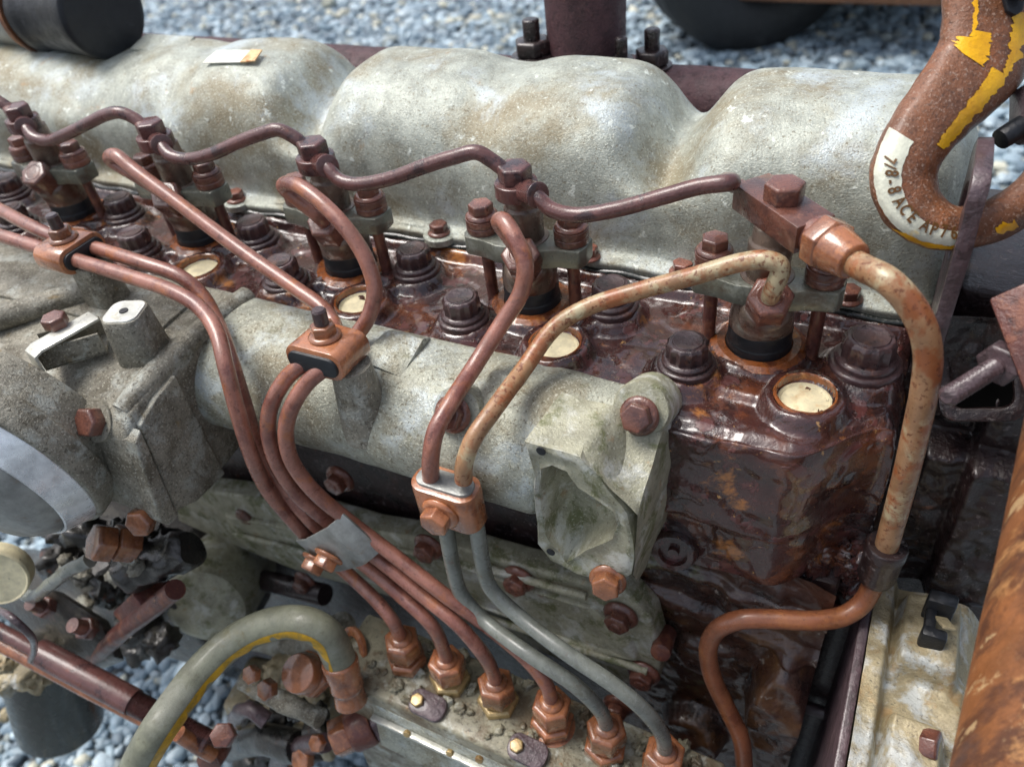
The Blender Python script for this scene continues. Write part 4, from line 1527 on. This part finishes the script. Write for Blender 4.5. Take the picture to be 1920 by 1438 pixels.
# brown angled bracket with a long threaded bolt
k0 = at(2012, 640, d=.292)
bmx2 = frame(k0, (-.25, -.72, .64), (.3, .35, 1))
b = MB()
b.poly([(-.026, -.016), (-.010, -.024), (.02, -.020), (.026, .0), (.024, .02), (-.02, .02)], -.006, .006)
BB = b.build('angle_bracket', 'brown', ENG, bmx2 @ Matrix.Rotation(.9, 4, 'Z'), bevel=.0012, rough=.0005)
a_, c_ = at(1775, 745, d=.292), at(1905, 664, d=.312)
L2 = (c_ - a_).length
prof = []
zz = 0
while zz < L2 * .62:
    prof += [(.0027, zz), (.0040, zz + .0013)]
    zz += .0026
prof += [(.0036, zz), (.0038, L2)]
b = MB()
b.lathe([(.0022, -.0004)] + prof, 20)
TB = b.build('threaded_bolt', 'plate', BB, frame(a_, c_ - a_), angle=20)
b = MB()
b.hexa(.0088, L2 * .70, L2 * .86, both=True)
b.build('lock_nut', 'plate', TB, frame(a_, c_ - a_), bevel=.0005)

# lifting eye: a flat bar standing edge-on, with the hook through its hole
HD = .322
hole = at(1828, 421, d=HD)
b = MB()
bm = b.bm
px0, px1 = .0690, .0752
HN = 40
oy0, oy1, oz0, oz1 = hole.y - .021, hole.y + .026, -.03, hole.z + .030
outl = []
for k in range(HN):
    t = 2 * PI * k / HN
    c_, s_ = math.cos(t), math.sin(t)
    yy_ = (abs(c_) ** .45) * math.copysign(1, c_)
    zz_ = (abs(s_) ** .45) * math.copysign(1, s_)
    y = (oy0 + oy1) / 2 + (oy1 - oy0) / 2 * yy_
    z = (oz1 + hole.z) / 2 + (oz1 - hole.z) / 2 * zz_ if s_ >= 0 else hole.z + (hole.z - oz0) * zz_
    if s_ >= 0:
        z = hole.z + (oz1 - hole.z) * zz_
    outl.append((y, z))
hol = [(hole.y + .0155 * math.cos(2 * PI * k / HN), hole.z + .017 * math.sin(2 * PI * k / HN)) for k in range(HN)]
lean = lambda z: .0004 + (hole.z - z) * .02
R = [[bm.verts.new((x + lean(z), y, z)) for y, z in ol] for x, ol in ((px0, outl), (px1, outl), (px1, hol), (px0, hol))]
for a, c in zip(R, R[1:] + R[:1]):
    for i in range(HN):
        j = (i + 1) % HN
        bm.faces.new((a[i], a[j], c[j], c[i]))
EYE = b.build('lifting_eye', 'plate', ENG, bevel=.0007, rough=.0007, rscale=130)

# ================================================================== lifting hook
CL = [(1862, -60, 96), (1860, 0, 95), (1856, 55, 92), (1842, 108, 88), (1810, 152, 80), (1771, 196, 71), (1735, 240, 65), (1707, 285, 63), (1694, 332, 64.5), (1706, 379, 62), (1740, 413, 53), (1788, 428, 43),
      (1840, 422, 40), (1893, 398, 41), (1940, 358, 40), (1966, 308, 35), (1972, 260, 28), (1962, 222, 14)]
hk = curve([(a, b_, c_) for a, b_, c_ in CL], 8)
SPX = HD / FPX
TH_ = .0118


def hook_fr(i):
    a = hk[max(0, i - 1)]
    c = hk[min(len(hk) - 1, i + 1)]
    t = Vector((c.x - a.x, c.y - a.y)).normalized()
    return Vector((hk[i].x, hk[i].y)), Vector((-t.y, t.x)), hk[i].z      # left of travel in pixel axes


def hook_pt(i, s, lift=0.0, side=1):
    """i along the hook, s across (-1 inner .. 1 outer side), front surface"""
    if isinstance(i, float):
        i0 = int(math.floor(i))
        f = i - i0
        return hook_pt(i0, s, lift, side).lerp(hook_pt(min(i0 + 1, len(hk) - 1), s, lift, side), f)
    c, nrm_, hw_ = hook_fr(i)
    q = c - nrm_ * (hw_ * s)
    th = TH_ * min(1, hw_ / 45) * max(0.0, 1 - abs(s) ** 2.6) ** (1 / 2.2)
    return at(q.x, q.y, d=HD - side * th - lift)


rings = []
ns = 14
ss = [math.sin(-PI / 2 + PI * k / ns) for k in range(ns + 1)]
for i in range(len(hk)):
    front = [hook_pt(i, s) for s in ss]
    back = [hook_pt(i, s, 0, -1) for s in ss[1:-1][::-1]]
    rings.append(front + back)
b = MB()
b.loft(rings)
HOOK = link('lifting_hook', b.mesh('lifting_hook', rough=.0004, rscale=160, angle=60), 'hook')
tag(HOOK, 'brown rusted steel crane hook with yellow paint and white lettered band through the lifting eye', 'hook')


def patch(name, mat, i0, i1, fa_, fb_, n=40, m_=8, lift=.00035, jag=.0, seed=0):
    us = linspace(i0, i1, n)

    def f(u, v):
        t = (u - i0) / (i1 - i0)
        a, c = fa_(t), fb_(t)
        a += jag * (noise.noise(Vector((u * .5, seed, 0))) + .5 * noise.noise(Vector((u * 1.7, seed, 0))))
        c += jag * (noise.noise(Vector((u * .5, seed, 5))) + .5 * noise.noise(Vector((u * 1.7, seed, 5))))
        return hook_pt(float(u), a + (c - a) * v, lift)
    me = grid_mesh(name, f, us, linspace(0, 1, m_))
    return link(name, me, mat, HOOK)


def idx(px, py):
    return min(range(len(hk)), key=lambda i: (hk[i].x - px) ** 2 + (hk[i].y - py) ** 2)


def sgn_outer():
    c, n, h = hook_fr(idx(1694, 332))
    q = c - n * h
    return 1 if q.x < c.x else -1


SO = sgn_outer()
ia, ib = idx(1716, 268), idx(1803, 428)
patch('white_band', 'white', float(ia), float(ib), lambda t: SO * (.90 - .12 * t), lambda t: SO * (.06 - .02 * t + .1 * t * t), 60, 10, .00035, .03, 1)
patch('yellow_edge', 'yellow', float(idx(1712, 390)), float(ib) + .6, lambda t: SO * (.93 + .02 * t), lambda t: SO * (.93 - .16 * smooth(.0, .3, t)), 40, 6, .00045, .05, 2)
patch('yellow_edge', 'yellow', float(ib) - .6, float(ib) + 1.2, lambda t: SO * .9, lambda t: SO * .0, 12, 8, .0003, .06, 8)
patch('yellow_remnant', 'yellow', float(idx(1862, 412)), float(idx(1893, 398)), lambda t: SO * (.72 + .1 * t), lambda t: SO * (.30 + .1 * t), 14, 6, .0003, .25, 3)
patch('yellow_stripe', 'yellow', float(idx(1838, 115)), float(idx(1728, 250)), lambda t: -SO * (.28 + .30 * t), lambda t: -SO * (.66 + .24 * t - .1 * smooth(.9, 1, t)), 90, 8, .0003, .08, 4)
patch('yellow_patch', 'yellow', float(idx(1856, 62)) , float(idx(1836, 122)), lambda t: SO * (.30 + .34 * smooth(.1, .35, t) - .2 * smooth(.8, 1, t)), lambda t: -SO * (.04 + .1 * t), 70, 14, .0003, .22, 5)
patch('yellow_patch', 'yellow', float(idx(1862, -10)) , float(idx(1852, 75)), lambda t: SO * .36, lambda t: SO * .27, 50, 5, .0003, .06, 9)
patch('yellow_patch', 'yellow', float(idx(1860, 20)), float(idx(1838, 112)), lambda t: -SO * (.42 + .1 * t), lambda t: -SO * (.9 - .25 * t), 70, 10, .0003, .14, 6)

# lettering on the band, letter tops towards the inside of the hook
CHARS = [('7', 1667, 299), ('/', 1668, 312), ('8', 1671, 325), ('-', 1672, 341), ('8', 1676, 357), ('A', 1686, 379), ('C', 1698, 394), ('E', 1711, 408), ('A', 1735, 424), ('P', 1751, 431),
         ('7', 1770, 435), ('6', 1789, 438)]
lb_ = bmesh.new()
for ch, px, py in CHARS:
    i = idx(px + 26 * (1 if py < 380 else .4), py - (0 if py < 380 else 22))
    c, nrm_, hw_ = hook_fr(i)
    inward = nrm_ * SO
    s = SO * min(.78, max(.2, ((Vector((px, py)) - c).dot(-nrm_) * SO) / hw_))
    o = at(px, py, d=HD - (TH_ * max(0, 1 - abs(s) ** 2.6) ** (1 / 2.2) + .0007))
    up = (CR * inward.x - CU * inward.y).normalized()
    tp = hook_pt(i, s + .05 * SO) - hook_pt(i, s - .05 * SO)
    along = up.cross(CF).normalized() * -1
    up = tp.normalized() * (1 if tp.dot(up) > 0 else -1)
    right = up.cross(-CF).normalized()
    nz_ = right.cross(up)
    fc = bpy.data.curves.new('letter', 'FONT')
    fc.body = ch
    fc.size = .0070
    fc.extrude = .00012
    fc.offset = .00013
    fc.align_x = 'CENTER'
    fc.align_y = 'CENTER'
    fo = bpy.data.objects.new('letter', fc)
    COL.objects.link(fo)
    dg = bpy.context.evaluated_depsgraph_get()
    lm_ = bpy.data.meshes.new_from_object(fo.evaluated_get(dg))
    mt = Matrix((right, up, nz_)).transposed().to_4x4()
    mt.translation = o
    lm_.transform(mt @ Matrix.Diagonal((.74, 1, 1, 1)))
    lb_.from_mesh(lm_)
    bpy.data.objects.remove(fo)
    bpy.data.curves.remove(fc)
    bpy.data.meshes.remove(lm_)
lme = bpy.data.meshes.new('lettering')
lb_.to_mesh(lme)
lb_.free()
link('lettering', lme, 'ink', HOOK)
# clevis slot and the chain link hanging in it
def hk_at(px, py, dd=0.0):
    return at(px, py, d=HD) - CF * dd


b = MB()
slot = [(1836, -40), (1840, 20), (1848, 52), (1862, 60), (1876, 52), (1884, 20), (1888, -40)]
b.loft([[hk_at(x, y, .0145) for x, y in slot], [hk_at(x, y, TH_ + .0002) for x, y in slot]])
b.build('clevis_slot', 'black', HOOK, bevel=.0008)
lk = []
for k in range(21):
    t = PI * k / 20
    lk.append(hk_at(1862 - 22 * math.cos(t), -5 + 30 * math.sin(t), .020))
lk = [hk_at(1840, -160, .020)] + lk + [hk_at(1884, -160, .020)]
b = MB()
b.tube(lk, .0042, 16)
b.tube([hk_at(1862, 8, -.016), hk_at(1862, 8, .021)], .0045, 14)
b.build('chain_link', 'hook', HOOK, rough=.0003)
# latch lever reaching in from the tip side
b = MB()
b.tube([hk_at(1872, 264, .001), hk_at(1906, 243, .001), hk_at(1950, 222, .0)], [.0043, .0046, .0046], 16)
LT = b.build('latch_pin', 'black', HOOK, bevel=.0004)
b = MB()
b.loft([[hk_at(x, y, z) for x, y in ((1908, 165), (1990, 150), (1990, 262), (1922, 266), (1906, 250))] for z in (-.006, .008)])
b.build('latch', 'plate', LT, bevel=.001)

# ================================================================== rusty pipe close to the camera at the right
a_, c_ = at(2112, 900, d=.262), at(1996, 1438, d=.262)
ax_ = (c_ - a_).normalized()
if ax_.z > 0:
    ax_ = -ax_
low = a_ + ax_ * ((GZ + .003 - a_.z) / ax_.z)
hi = a_ - ax_ * .12
b = MB()
b.tube([hi + (low - hi) * k / 60 for k in range(61)], .0315, 48)
RP = link('rusty_pipe', b.mesh('rusty_pipe', rough=.0006, rscale=40), 'orange_rust')
tag(RP, 'thick orange rusted steel pipe leaning beside the end of the engine', 'pipe')

# ================================================================== exhaust side behind the cover
b = MB()
ey = .205
b.tube([Vector((x, ey, .028 + .0 * x)) for x in linspace(-.62, .07, 40)], .0235, 28)
EXM = b.build('exhaust_manifold', 'exhaust', ENG, rough=.0008)
for i in range(6):
    b = MB()
    b.tube([Vector((-P * i, .10, -.01)), Vector((-P * i, .16, .005)), Vector((-P * i, ey, .026))], .02, 20)
    b.build('exhaust_runner', 'exhaust', EXM)
ec = at(1101, 108, y=ey)
b = MB()
b.lathe([(.0275, -.03), (.0268, .0), (.0262, .004), (.0268, .03), (.0272, .12), (.025, .12), (.025, .04)], 40)
EP = b.build('exhaust_pipe', 'exhaust', ENG, Matrix.Translation(ec), rough=.0004, rscale=150)
b = MB()
b.poly(rounded(.105, .066, .02), -.020, -.009)
b.build('pipe_flange', 'exhaust', EP, Matrix.Translation(ec) @ Matrix.Rotation(.12, 4, 'Z'), bevel=.0015)
for q, s in (((1000, 105), 1.45), ((1165, 108), 1.05), ((1222, 128), 1.3)):
    p = at(*q, y=ey - .018 if q[0] < 1200 else ey)
    b = MB()
    b.hexa(.0088 * s, -.006, .004, both=True)
    b.lathe([(.0105 * s, -.008), (.0105 * s, -.006)], 20)
    b.lathe([(.004 * s, .004), (.004 * s, .016), (.003 * s, .017)], 14)
    b.build('stud_nut', 'dark', EP, Matrix.Translation((p.x, p.y, ec.z + (.013 if q[0] < 1100 else .004))), bevel=.0005)

# black rubber air duct lying over the far end of the cover
d0, d1 = at(196, 22, y=.1), at(-10, 18, y=.118)
dd_ = (d1 - d0).normalized()
b = MB()
rad = .0315
dp = [d0 + dd_ * t for t in (0, .002, .012, .016, .04, .066, .07, .08)]
b.tube(dp, [rad * .93, rad * 1.04, rad * 1.04, rad, rad * .95, rad * .93, rad * .98, rad * .98], 44)
DU = b.build('air_duct', 'black', ENG, bevel=.001, rough=.0008, rscale=50)
b = MB()
b.tube([d0 + dd_ * .07, d0 + dd_ * .11, d0 + dd_ * .3], [rad * .86, rad * .88, rad * .88], 36)
b.build('duct_pipe', 'clampsteel', DU)
b = MB()
b.tube([d0 + dd_ * .082, d0 + dd_ * .088], [rad * 1.02, rad * 1.02], 40)
b.build('hose_band', 'orange_rust', DU)

# ================================================================== governor side, lower left
def gy(px, py, y=-.15):
    return at(px, py, y=y)


b = MB()
b.box((.15, .085, .11), Matrix.Translation(gy(300, 1090, -.10)) @ Matrix.Rotation(.15, 4, 'Z'))
GOV = b.build('governor_housing', 'oily', ENG, bevel=.006, seg=3, rough=.003, rscale=35)
b = MB()
b.lathe([(.036, -.05), (.037, .0), (.033, .012), (.024, .018), (.008, .02)], 40)
b.build('round_casting', 'moss', GOV, frame(gy(395, 1120, -.11), (.35, -.8, .3)), rough=.001, rscale=50)
b = MB()
b.lathe([(.013, -.03 + .004 * k) for k in range(15)] + [(.0115, .028)], 30)
b.build('shaft_boss', 'oily', GOV, frame(gy(300, 1050, -.152), (.75, .35, .35)), rough=.0035, rscale=90)
bolt('hex_bolt', 'nut', GOV, gy(208, 1020, -.17), (-.35, -.55, .7), 1.35)
b = MB()
b.hexa(.0115, -.014, .0, both=True)
b.build('spacer_nut', 'nut', GOV, frame(gy(212, 1016, -.168), (-.35, -.55, .7)), bevel=.0005)
b = MB()
b.box((.018, .026, .034), frame(gy(275, 1130, -.165), (.6, .2, .6)))
b.build('lever_block', 'brown', GOV, bevel=.002, rough=.0012)
lev = [gy(328, 1105, -.165), gy(285, 1140, -.172), gy(235, 1178, -.18), gy(178, 1238, -.19)]
b = MB()
b.tube(curve(lev, 6), .0065, 14)
b.build('bent_lever', 'brown', GOV, rough=.0008)
q = [gy(5, 1130, -.19), gy(95, 1105, -.18), gy(185, 1160, -.18), gy(215, 1235, -.19), gy(150, 1262, -.2), gy(20, 1185, -.2)]
b = MB()
dn_ = Vector((0, .35, -.8)).normalized() * .012
b.loft([q, [p + dn_ for p in q]])
PLT = b.build('lever_plate', 'oily', GOV, bevel=.002, rough=.001)
for q, s in (((92, 1140), 1.0), ((170, 1180), 1.0)):
    p = gy(*q, -.187)
    bolt('hex_bolt', 'bolt', PLT, p, (0, -.4, .9), .95 * s)
    b = MB()
    b.lathe([(.0055, 0), (.005, .012)], 14)
    b.build('stud', 'bolt', PLT, frame(p + Vector((0, -.002, .005)), (0, -.4, .9)))
b = MB()
wl = [gy(45, 1115, -.19), gy(62, 1118, -.19), gy(95, 1095, -.19), gy(135, 1066, -.185), gy(170, 1050, -.18)]
b.tube(curve(wl, 6), [.0025] * 6 + [.0042] * 30 if False else .0042, 12)
b.build('pale_lever', 'pipe_grey', GOV, rough=.0008, rscale=150)
b = MB()
b.lathe([(.021, -.012), (.0215, -.001), (.0205, .0005), (.0195, -.0002), (.004, .0)], 36)
b.build('end_cap', 'plug', GOV, frame(gy(-12, 1085, -.2), (.55, -.7, .25)))
def blobs(name, mat, parent, items, rough=.006):
    b_ = MB()
    for p, r in items:
        t = bmesh.new()
        bmesh.ops.create_icosphere(t, subdivisions=3, radius=1)
        q = Vector((random.uniform(.7, 1.3), random.uniform(.7, 1.3), random.uniform(.6, 1.1)))
        mp_ = {}
        for v in t.verts:
            c = Vector((v.co.x * q.x, v.co.y * q.y, v.co.z * q.z)) * r
            c += v.co * (noise.noise(v.co * 2.3 + p * 40) * r * .55 + noise.noise(v.co * 6 + p * 40) * r * .18)
            mp_[v] = b_.bm.verts.new(p + c)
        for f in t.faces:
            b_.bm.faces.new([mp_[v] for v in f.verts])
        t.free()
    o = b_.build(name, mat, parent, angle=80)
    o['kind'] = 'stuff'
    return o


blobs('greasy_casting', 'oily', GOV, [(gy(random.uniform(110, 310), random.uniform(985, 1215), random.uniform(-.155, -.125)), random.uniform(.009, .018)) for k in range(26)])
blobs('clay_deposit', 'grime', GOV, [(gy(random.uniform(90, 260), random.uniform(1040, 1140), random.uniform(-.168, -.15)), random.uniform(.004, .008)) for k in range(12)])

b = MB()
sa, sb = gy(-60, 1085, -.085), gy(345, 1130, -.085)
b.tube([sa + (sb - sa) * k / 30 for k in range(31)], .044, 40)
b.build('starter_motor', 'oily', ENG, rough=.004, rscale=40)

# oil filter bowl and bracket hanging below, over the gravel
fb = at(118, 1362, y=-.20)
b = MB()
b.lathe([(.002, -.004), (.022, -.003), (.037, .0), (.041, .006), (.0415, .03), (.041, .13)], 48)
FIL = b.build('filter_bowl', 'darkgreen', ENG, frame(fb + Vector((.0, .0, .003)), (.15, .25, .95)))
FIL['label'] = 'dark green black filter bowl'
blobs('flaking_deposit', 'tan', FIL, [(at(random.uniform(-10, 70), random.uniform(1235, 1345), y=random.uniform(-.222, -.205)), random.uniform(.006, .012)) for k in range(14)])

# control rod with a threaded end and clevis
r0, r1 = at(-60, 1150, y=-.215), at(392, 1392, y=-.205)
rv = (r1 - r0).normalized()
RL = (r1 - r0).length
fr_ = frame(r0, rv)
prof = [(.0052, 0), (.0052, RL * .30), (.0088, RL * .302), (.0091, RL * .31), (.0091, RL * .70)]
zz = RL * .70
while zz < RL * .99:
    prof += [(.0072, zz), (.0082, zz + .0007)]
    zz += .0014
prof += [(.007, RL)]
b = MB()
b.lathe(prof, 24)
ROD = b.build('control_rod', 'return', ENG, fr_, angle=60)
o_ = Vector((-.002, -.004, -.013))
b = MB()
b.tube([r0 + o_, r0 + rv * RL * .5 + o_, r0 + rv * RL * .8 + o_ * .8], .0058, 16)
b.build('rear_rod', 'nut', ROD, rough=.0006)
b = MB()
wp = [at(-10, 1140, y=-.23), at(25, 1160, y=-.235), at(52, 1185, y=-.235), at(64, 1215, y=-.23), at(58, 1238, y=-.225)]
b.tube(curve(wp, 8), .0019, 12)
b.build('spring_wire', 'plate', ROD)
b = MB()
b.lathe([(.0085, -.009), (.009, 0), (.0085, .009)], 22)
CLV = b.build('rod_end', 'bolt', ROD, frame(at(402, 1412, y=-.205), (.3, -.8, .4)), bevel=.0006)
bolt('hex_bolt', 'bolt', CLV, at(422, 1378, y=-.203), (.3, -.3, .9), .95)
b = MB()
b.tube([at(335, 1375, y=-.212), at(375, 1402, y=-.21), at(400, 1415, y=-.208)], .0052, 14)
b.build('rod_link', 'nut', ROD)

# pump end: flange, linkage and clutter beside the feed hose
b = MB()
b.box((.085, .05, .075), Matrix.Translation(at(545, 1330, y=-.125)) @ Matrix.Rotation(.2, 4, 'Z'))
PE_ = b.build('pump_end_housing', 'tan', PUMP, bevel=.006, seg=3, rough=.003, rscale=40)
b = MB()
b.lathe([(.0125, 0), (.013, .004), (.0118, .010), (.0112, .0102)], 28)
b.hexa(.0145, -.012, .0, both=True)
b.build('breather_plug', 'nut', PE_, frame(at(575, 1262, y=-.158), (-.05, -.5, .85)), bevel=.0006)
for pth, r_, mm in (([(455, 1275), (520, 1310), (600, 1345)], .0065, 'grime'), ([(470, 1190), (560, 1205), (640, 1180)], .012, 'grime'), ([(430, 1400), (500, 1385), (560, 1400)], .012, 'oily'),
                    ([(520, 1430), (560, 1400), (610, 1390)], .007, 'plate'), ([(440, 1345), (470, 1330), (500, 1350)], .006, 'plate')):
    b = MB()
    b.tube(curve([at(x, y, y=-.168 if mm != 'grime' or r_ < .01 else -.11) for x, y in pth], 6), r_, 16)
    b.build('linkage_arm', mm, PE_, rough=.0018, rscale=60)
for q, s in (((508, 1290), .8), ((478, 1262), .7), ((575, 1420), 1.0), ((600, 1390), .7)):
    bolt('hex_bolt', 'nut', PE_, at(*q, y=-.174), (-.1, -.7, .7), s)
blobs('greasy_casting', 'oily', PE_, [(at(random.uniform(440, 600), random.uniform(1290, 1460), y=random.uniform(-.16, -.145)), random.uniform(.007, .014)) for k in range(16)])
blobs('clay_deposit', 'pump', PUMP, GRIT)
blobs('rust_flakes', 'head', BLOCK, [(at(random.uniform(1500, 1630), random.uniform(1030, 1125), y=random.uniform(-.040, -.028)), random.uniform(.006, .012)) for k in range(22)])
blobs('clay_deposit', 'tan', PE_, [(at(random.uniform(480, 640), random.uniform(1200, 1330), y=random.uniform(-.14, -.125)), random.uniform(.006, .012)) for k in range(12)])

# timber bearers under the engine
for x in (-.52, -.08):
    b = MB()
    b.box((.10, .3, .015))
    o = link('timber_bearer', b.mesh('timber_bearer', bevel=.002), 'deck', None, Matrix.Translation((x, .04, GZ + .0076)))
    tag(o, 'flat timber bearer on the gravel under the ' + ('filter bowl end' if x < -.3 else 'hook end') + ' of the engine', 'timber', 'bearers under the engine')

# ================================================================== background
def ground_pt(u, v):
    x, y = -14 + 24 * u, -3 + 20 * v
    return (x, y, GZ)


g = link('ground', grid_mesh('ground', ground_pt, linspace(0, 1, 3), linspace(0, 1, 3)), 'ground')
g['kind'] = 'structure'


def ico(sub):
    bm = bmesh.new()
    bmesh.ops.create_icosphere(bm, subdivisions=sub, radius=1)
    bm.verts.ensure_lookup_table()
    v = np.array([p.co[:] for p in bm.verts])
    f = np.array([[q.index for q in p.verts] for p in bm.faces])
    bm.free()
    return v, f


def stones(name, xy, size, sub):
    V0, F0 = ico(sub)
    n = len(xy)
    nvv, nf = len(V0), len(F0)
    variants = []
    for k in range(8):
        d = V0 * (1 + rng.normal(0, .13, (nvv, 1)))
        if sub > 1:
            ax = rng.normal(0, 1, (5, 3))
            ax /= np.linalg.norm(ax, axis=1)[:, None]
            for a in ax:
                h = d @ a
                cut = .72
                d = d - np.outer(np.maximum(0, h - cut), a) * .9
        variants.append(d)
    variants = np.array(variants)
    s = size * rng.lognormal(0, .28, n)
    sc_ = s[:, None] * np.stack([rng.uniform(.8, 1.35, n), rng.uniform(.7, 1.1, n), rng.uniform(.45, .8, n)], 1)
    a = rng.uniform(0, 2 * PI, n)
    tilt = rng.normal(0, .35, n)
    ca, sa, ct, st = np.cos(a), np.sin(a), np.cos(tilt), np.sin(tilt)
    L_ = variants[rng.integers(0, 8, n)] * sc_[:, None, :]
    x, y, z = L_[..., 0], L_[..., 1], L_[..., 2]
    y2, z2 = y * ct[:, None] - z * st[:, None], y * st[:, None] + z * ct[:, None]
    X = x * ca[:, None] - y2 * sa[:, None] + xy[:, 0:1]
    Y = x * sa[:, None] + y2 * ca[:, None] + xy[:, 1:2]
    Z = z2 + (GZ + s * .35 + rng.uniform(0, 1, n) * size * .5)[:, None]
    co = np.stack([X, Y, Z], 2).reshape(-1, 3).astype(np.float32)
    fa = (F0[None] + (np.arange(n) * nvv)[:, None, None]).reshape(-1).astype(np.int32)
    me = bpy.data.meshes.new(name)
    me.vertices.add(len(co))
    me.vertices.foreach_set('co', co.ravel())
    me.loops.add(len(fa))
    me.loops.foreach_set('vertex_index', fa)
    me.polygons.add(n * nf)
    me.polygons.foreach_set('loop_start', np.arange(0, n * nf * 3, 3, dtype=np.int32))
    me.polygons.foreach_set('use_smooth', np.full(n * nf, sub > 1))
    me.update(calc_edges=True)
    pal = np.array([lin(140, 158, 168)[:3], lin(118, 136, 148)[:3], lin(166, 182, 190)[:3], lin(96, 110, 120)[:3], lin(186, 186, 170)[:3], lin(132, 140, 138)[:3]])
    cc = pal[rng.choice(6, n, p=[.28, .24, .17, .17, .06, .08])] * rng.uniform(.95, 1.45, (n, 1))
    at_ = me.attributes.new('stone', 'FLOAT_COLOR', 'POINT')
    c4 = np.ones((n, nvv, 4), np.float32)
    c4[..., :3] = cc[:, None, :]
    at_.data.foreach_set('color', c4.ravel())
    o = link(name, me, 'gravel')
    o['kind'] = 'stuff'
    o['label'] = 'loose blue grey gravel stones covering the yard'
    o['category'] = 'gravel'
    return o


def scatter(x0, x1, y0, y1, step):
    gx, gy_ = np.meshgrid(np.arange(x0, x1, step), np.arange(y0, y1, step))
    xy = np.stack([gx.ravel(), gy_.ravel()], 1)
    return xy + rng.uniform(-.5, .5, xy.shape) * step


near = scatter(-1.45, -.2, -.5, .4, .0118)
stones('gravel', near, .0084, 2)
far = scatter(-6.5, 2.4, .2, 5.4, .026)
keep = ((far[:, 1] > 1.1) | (far[:, 0] > .2)) & ((far[:, 1] < 3.6) | (far[:, 0] < 1.2)) & (far[:, 0] > -1.3 - 1.05 * far[:, 1])
stones('gravel_yard', far[keep], .0165, 1)

# trailer wheel standing behind
wc = at(1392, 104, z=GZ)
wr = .36
wm = frame(Vector((wc.x - .01, wc.y + .11, GZ + wr - .004)), (.62, -.78, 0), (0, 0, 1))
b = MB()
tw = .12
prof = [(.19, -tw * .8), (.21, -tw * .95), (.27, -tw), (.325, -tw * .93)]
zz = -tw * .86
prof += [(.348, -tw * .8), (.356, -tw * .7)]
for zt_ in (-.07, -.025, .025, .07):
    prof += [(.36, zt_ - .008), (.346, zt_ - .005), (.346, zt_ + .005), (.36, zt_ + .008)]
prof += [(.356, tw * .7), (.348, tw * .8), (.325, tw * .93), (.27, tw), (.21, tw * .95), (.19, tw * .8)]
b.lathe(prof, 72)
TR = tag(empty('trailer', (wc.x, wc.y + .2, GZ)), 'trailer with black tyre and brown timber deck standing on the gravel behind', 'trailer')
WH = b.build('wheel', 'tyre', TR, wm, angle=40)
b = MB()
b.lathe([(.19, -.05), (.17, -.02), (.06, -.01), (.05, .03), (.02, .035)], 40)
b.build('rim', 'exhaust', WH, wm @ Matrix.Translation((0, 0, .1)))
dz = at(1400, 3, y=wc.y - .03).z
b = MB()
b.box((1.0, 1.6, .07), Matrix.Translation((0, .80, 0)))
xl, xr = at(1250, 3, z=dz).x, at(1762, 3, z=dz).x
b.build('deck', 'deck', TR, Matrix.Translation(((xl + xr) / 2, wc.y - .03, dz + .035)) @ Matrix.Scale(1, 4), bevel=.004)
b = MB()
b.box((.9, .08, .10), Matrix.Translation(((xl + xr) / 2, wc.y + .35, dz - .0)))
b.build('axle', 'dark', TR, bevel=.005)
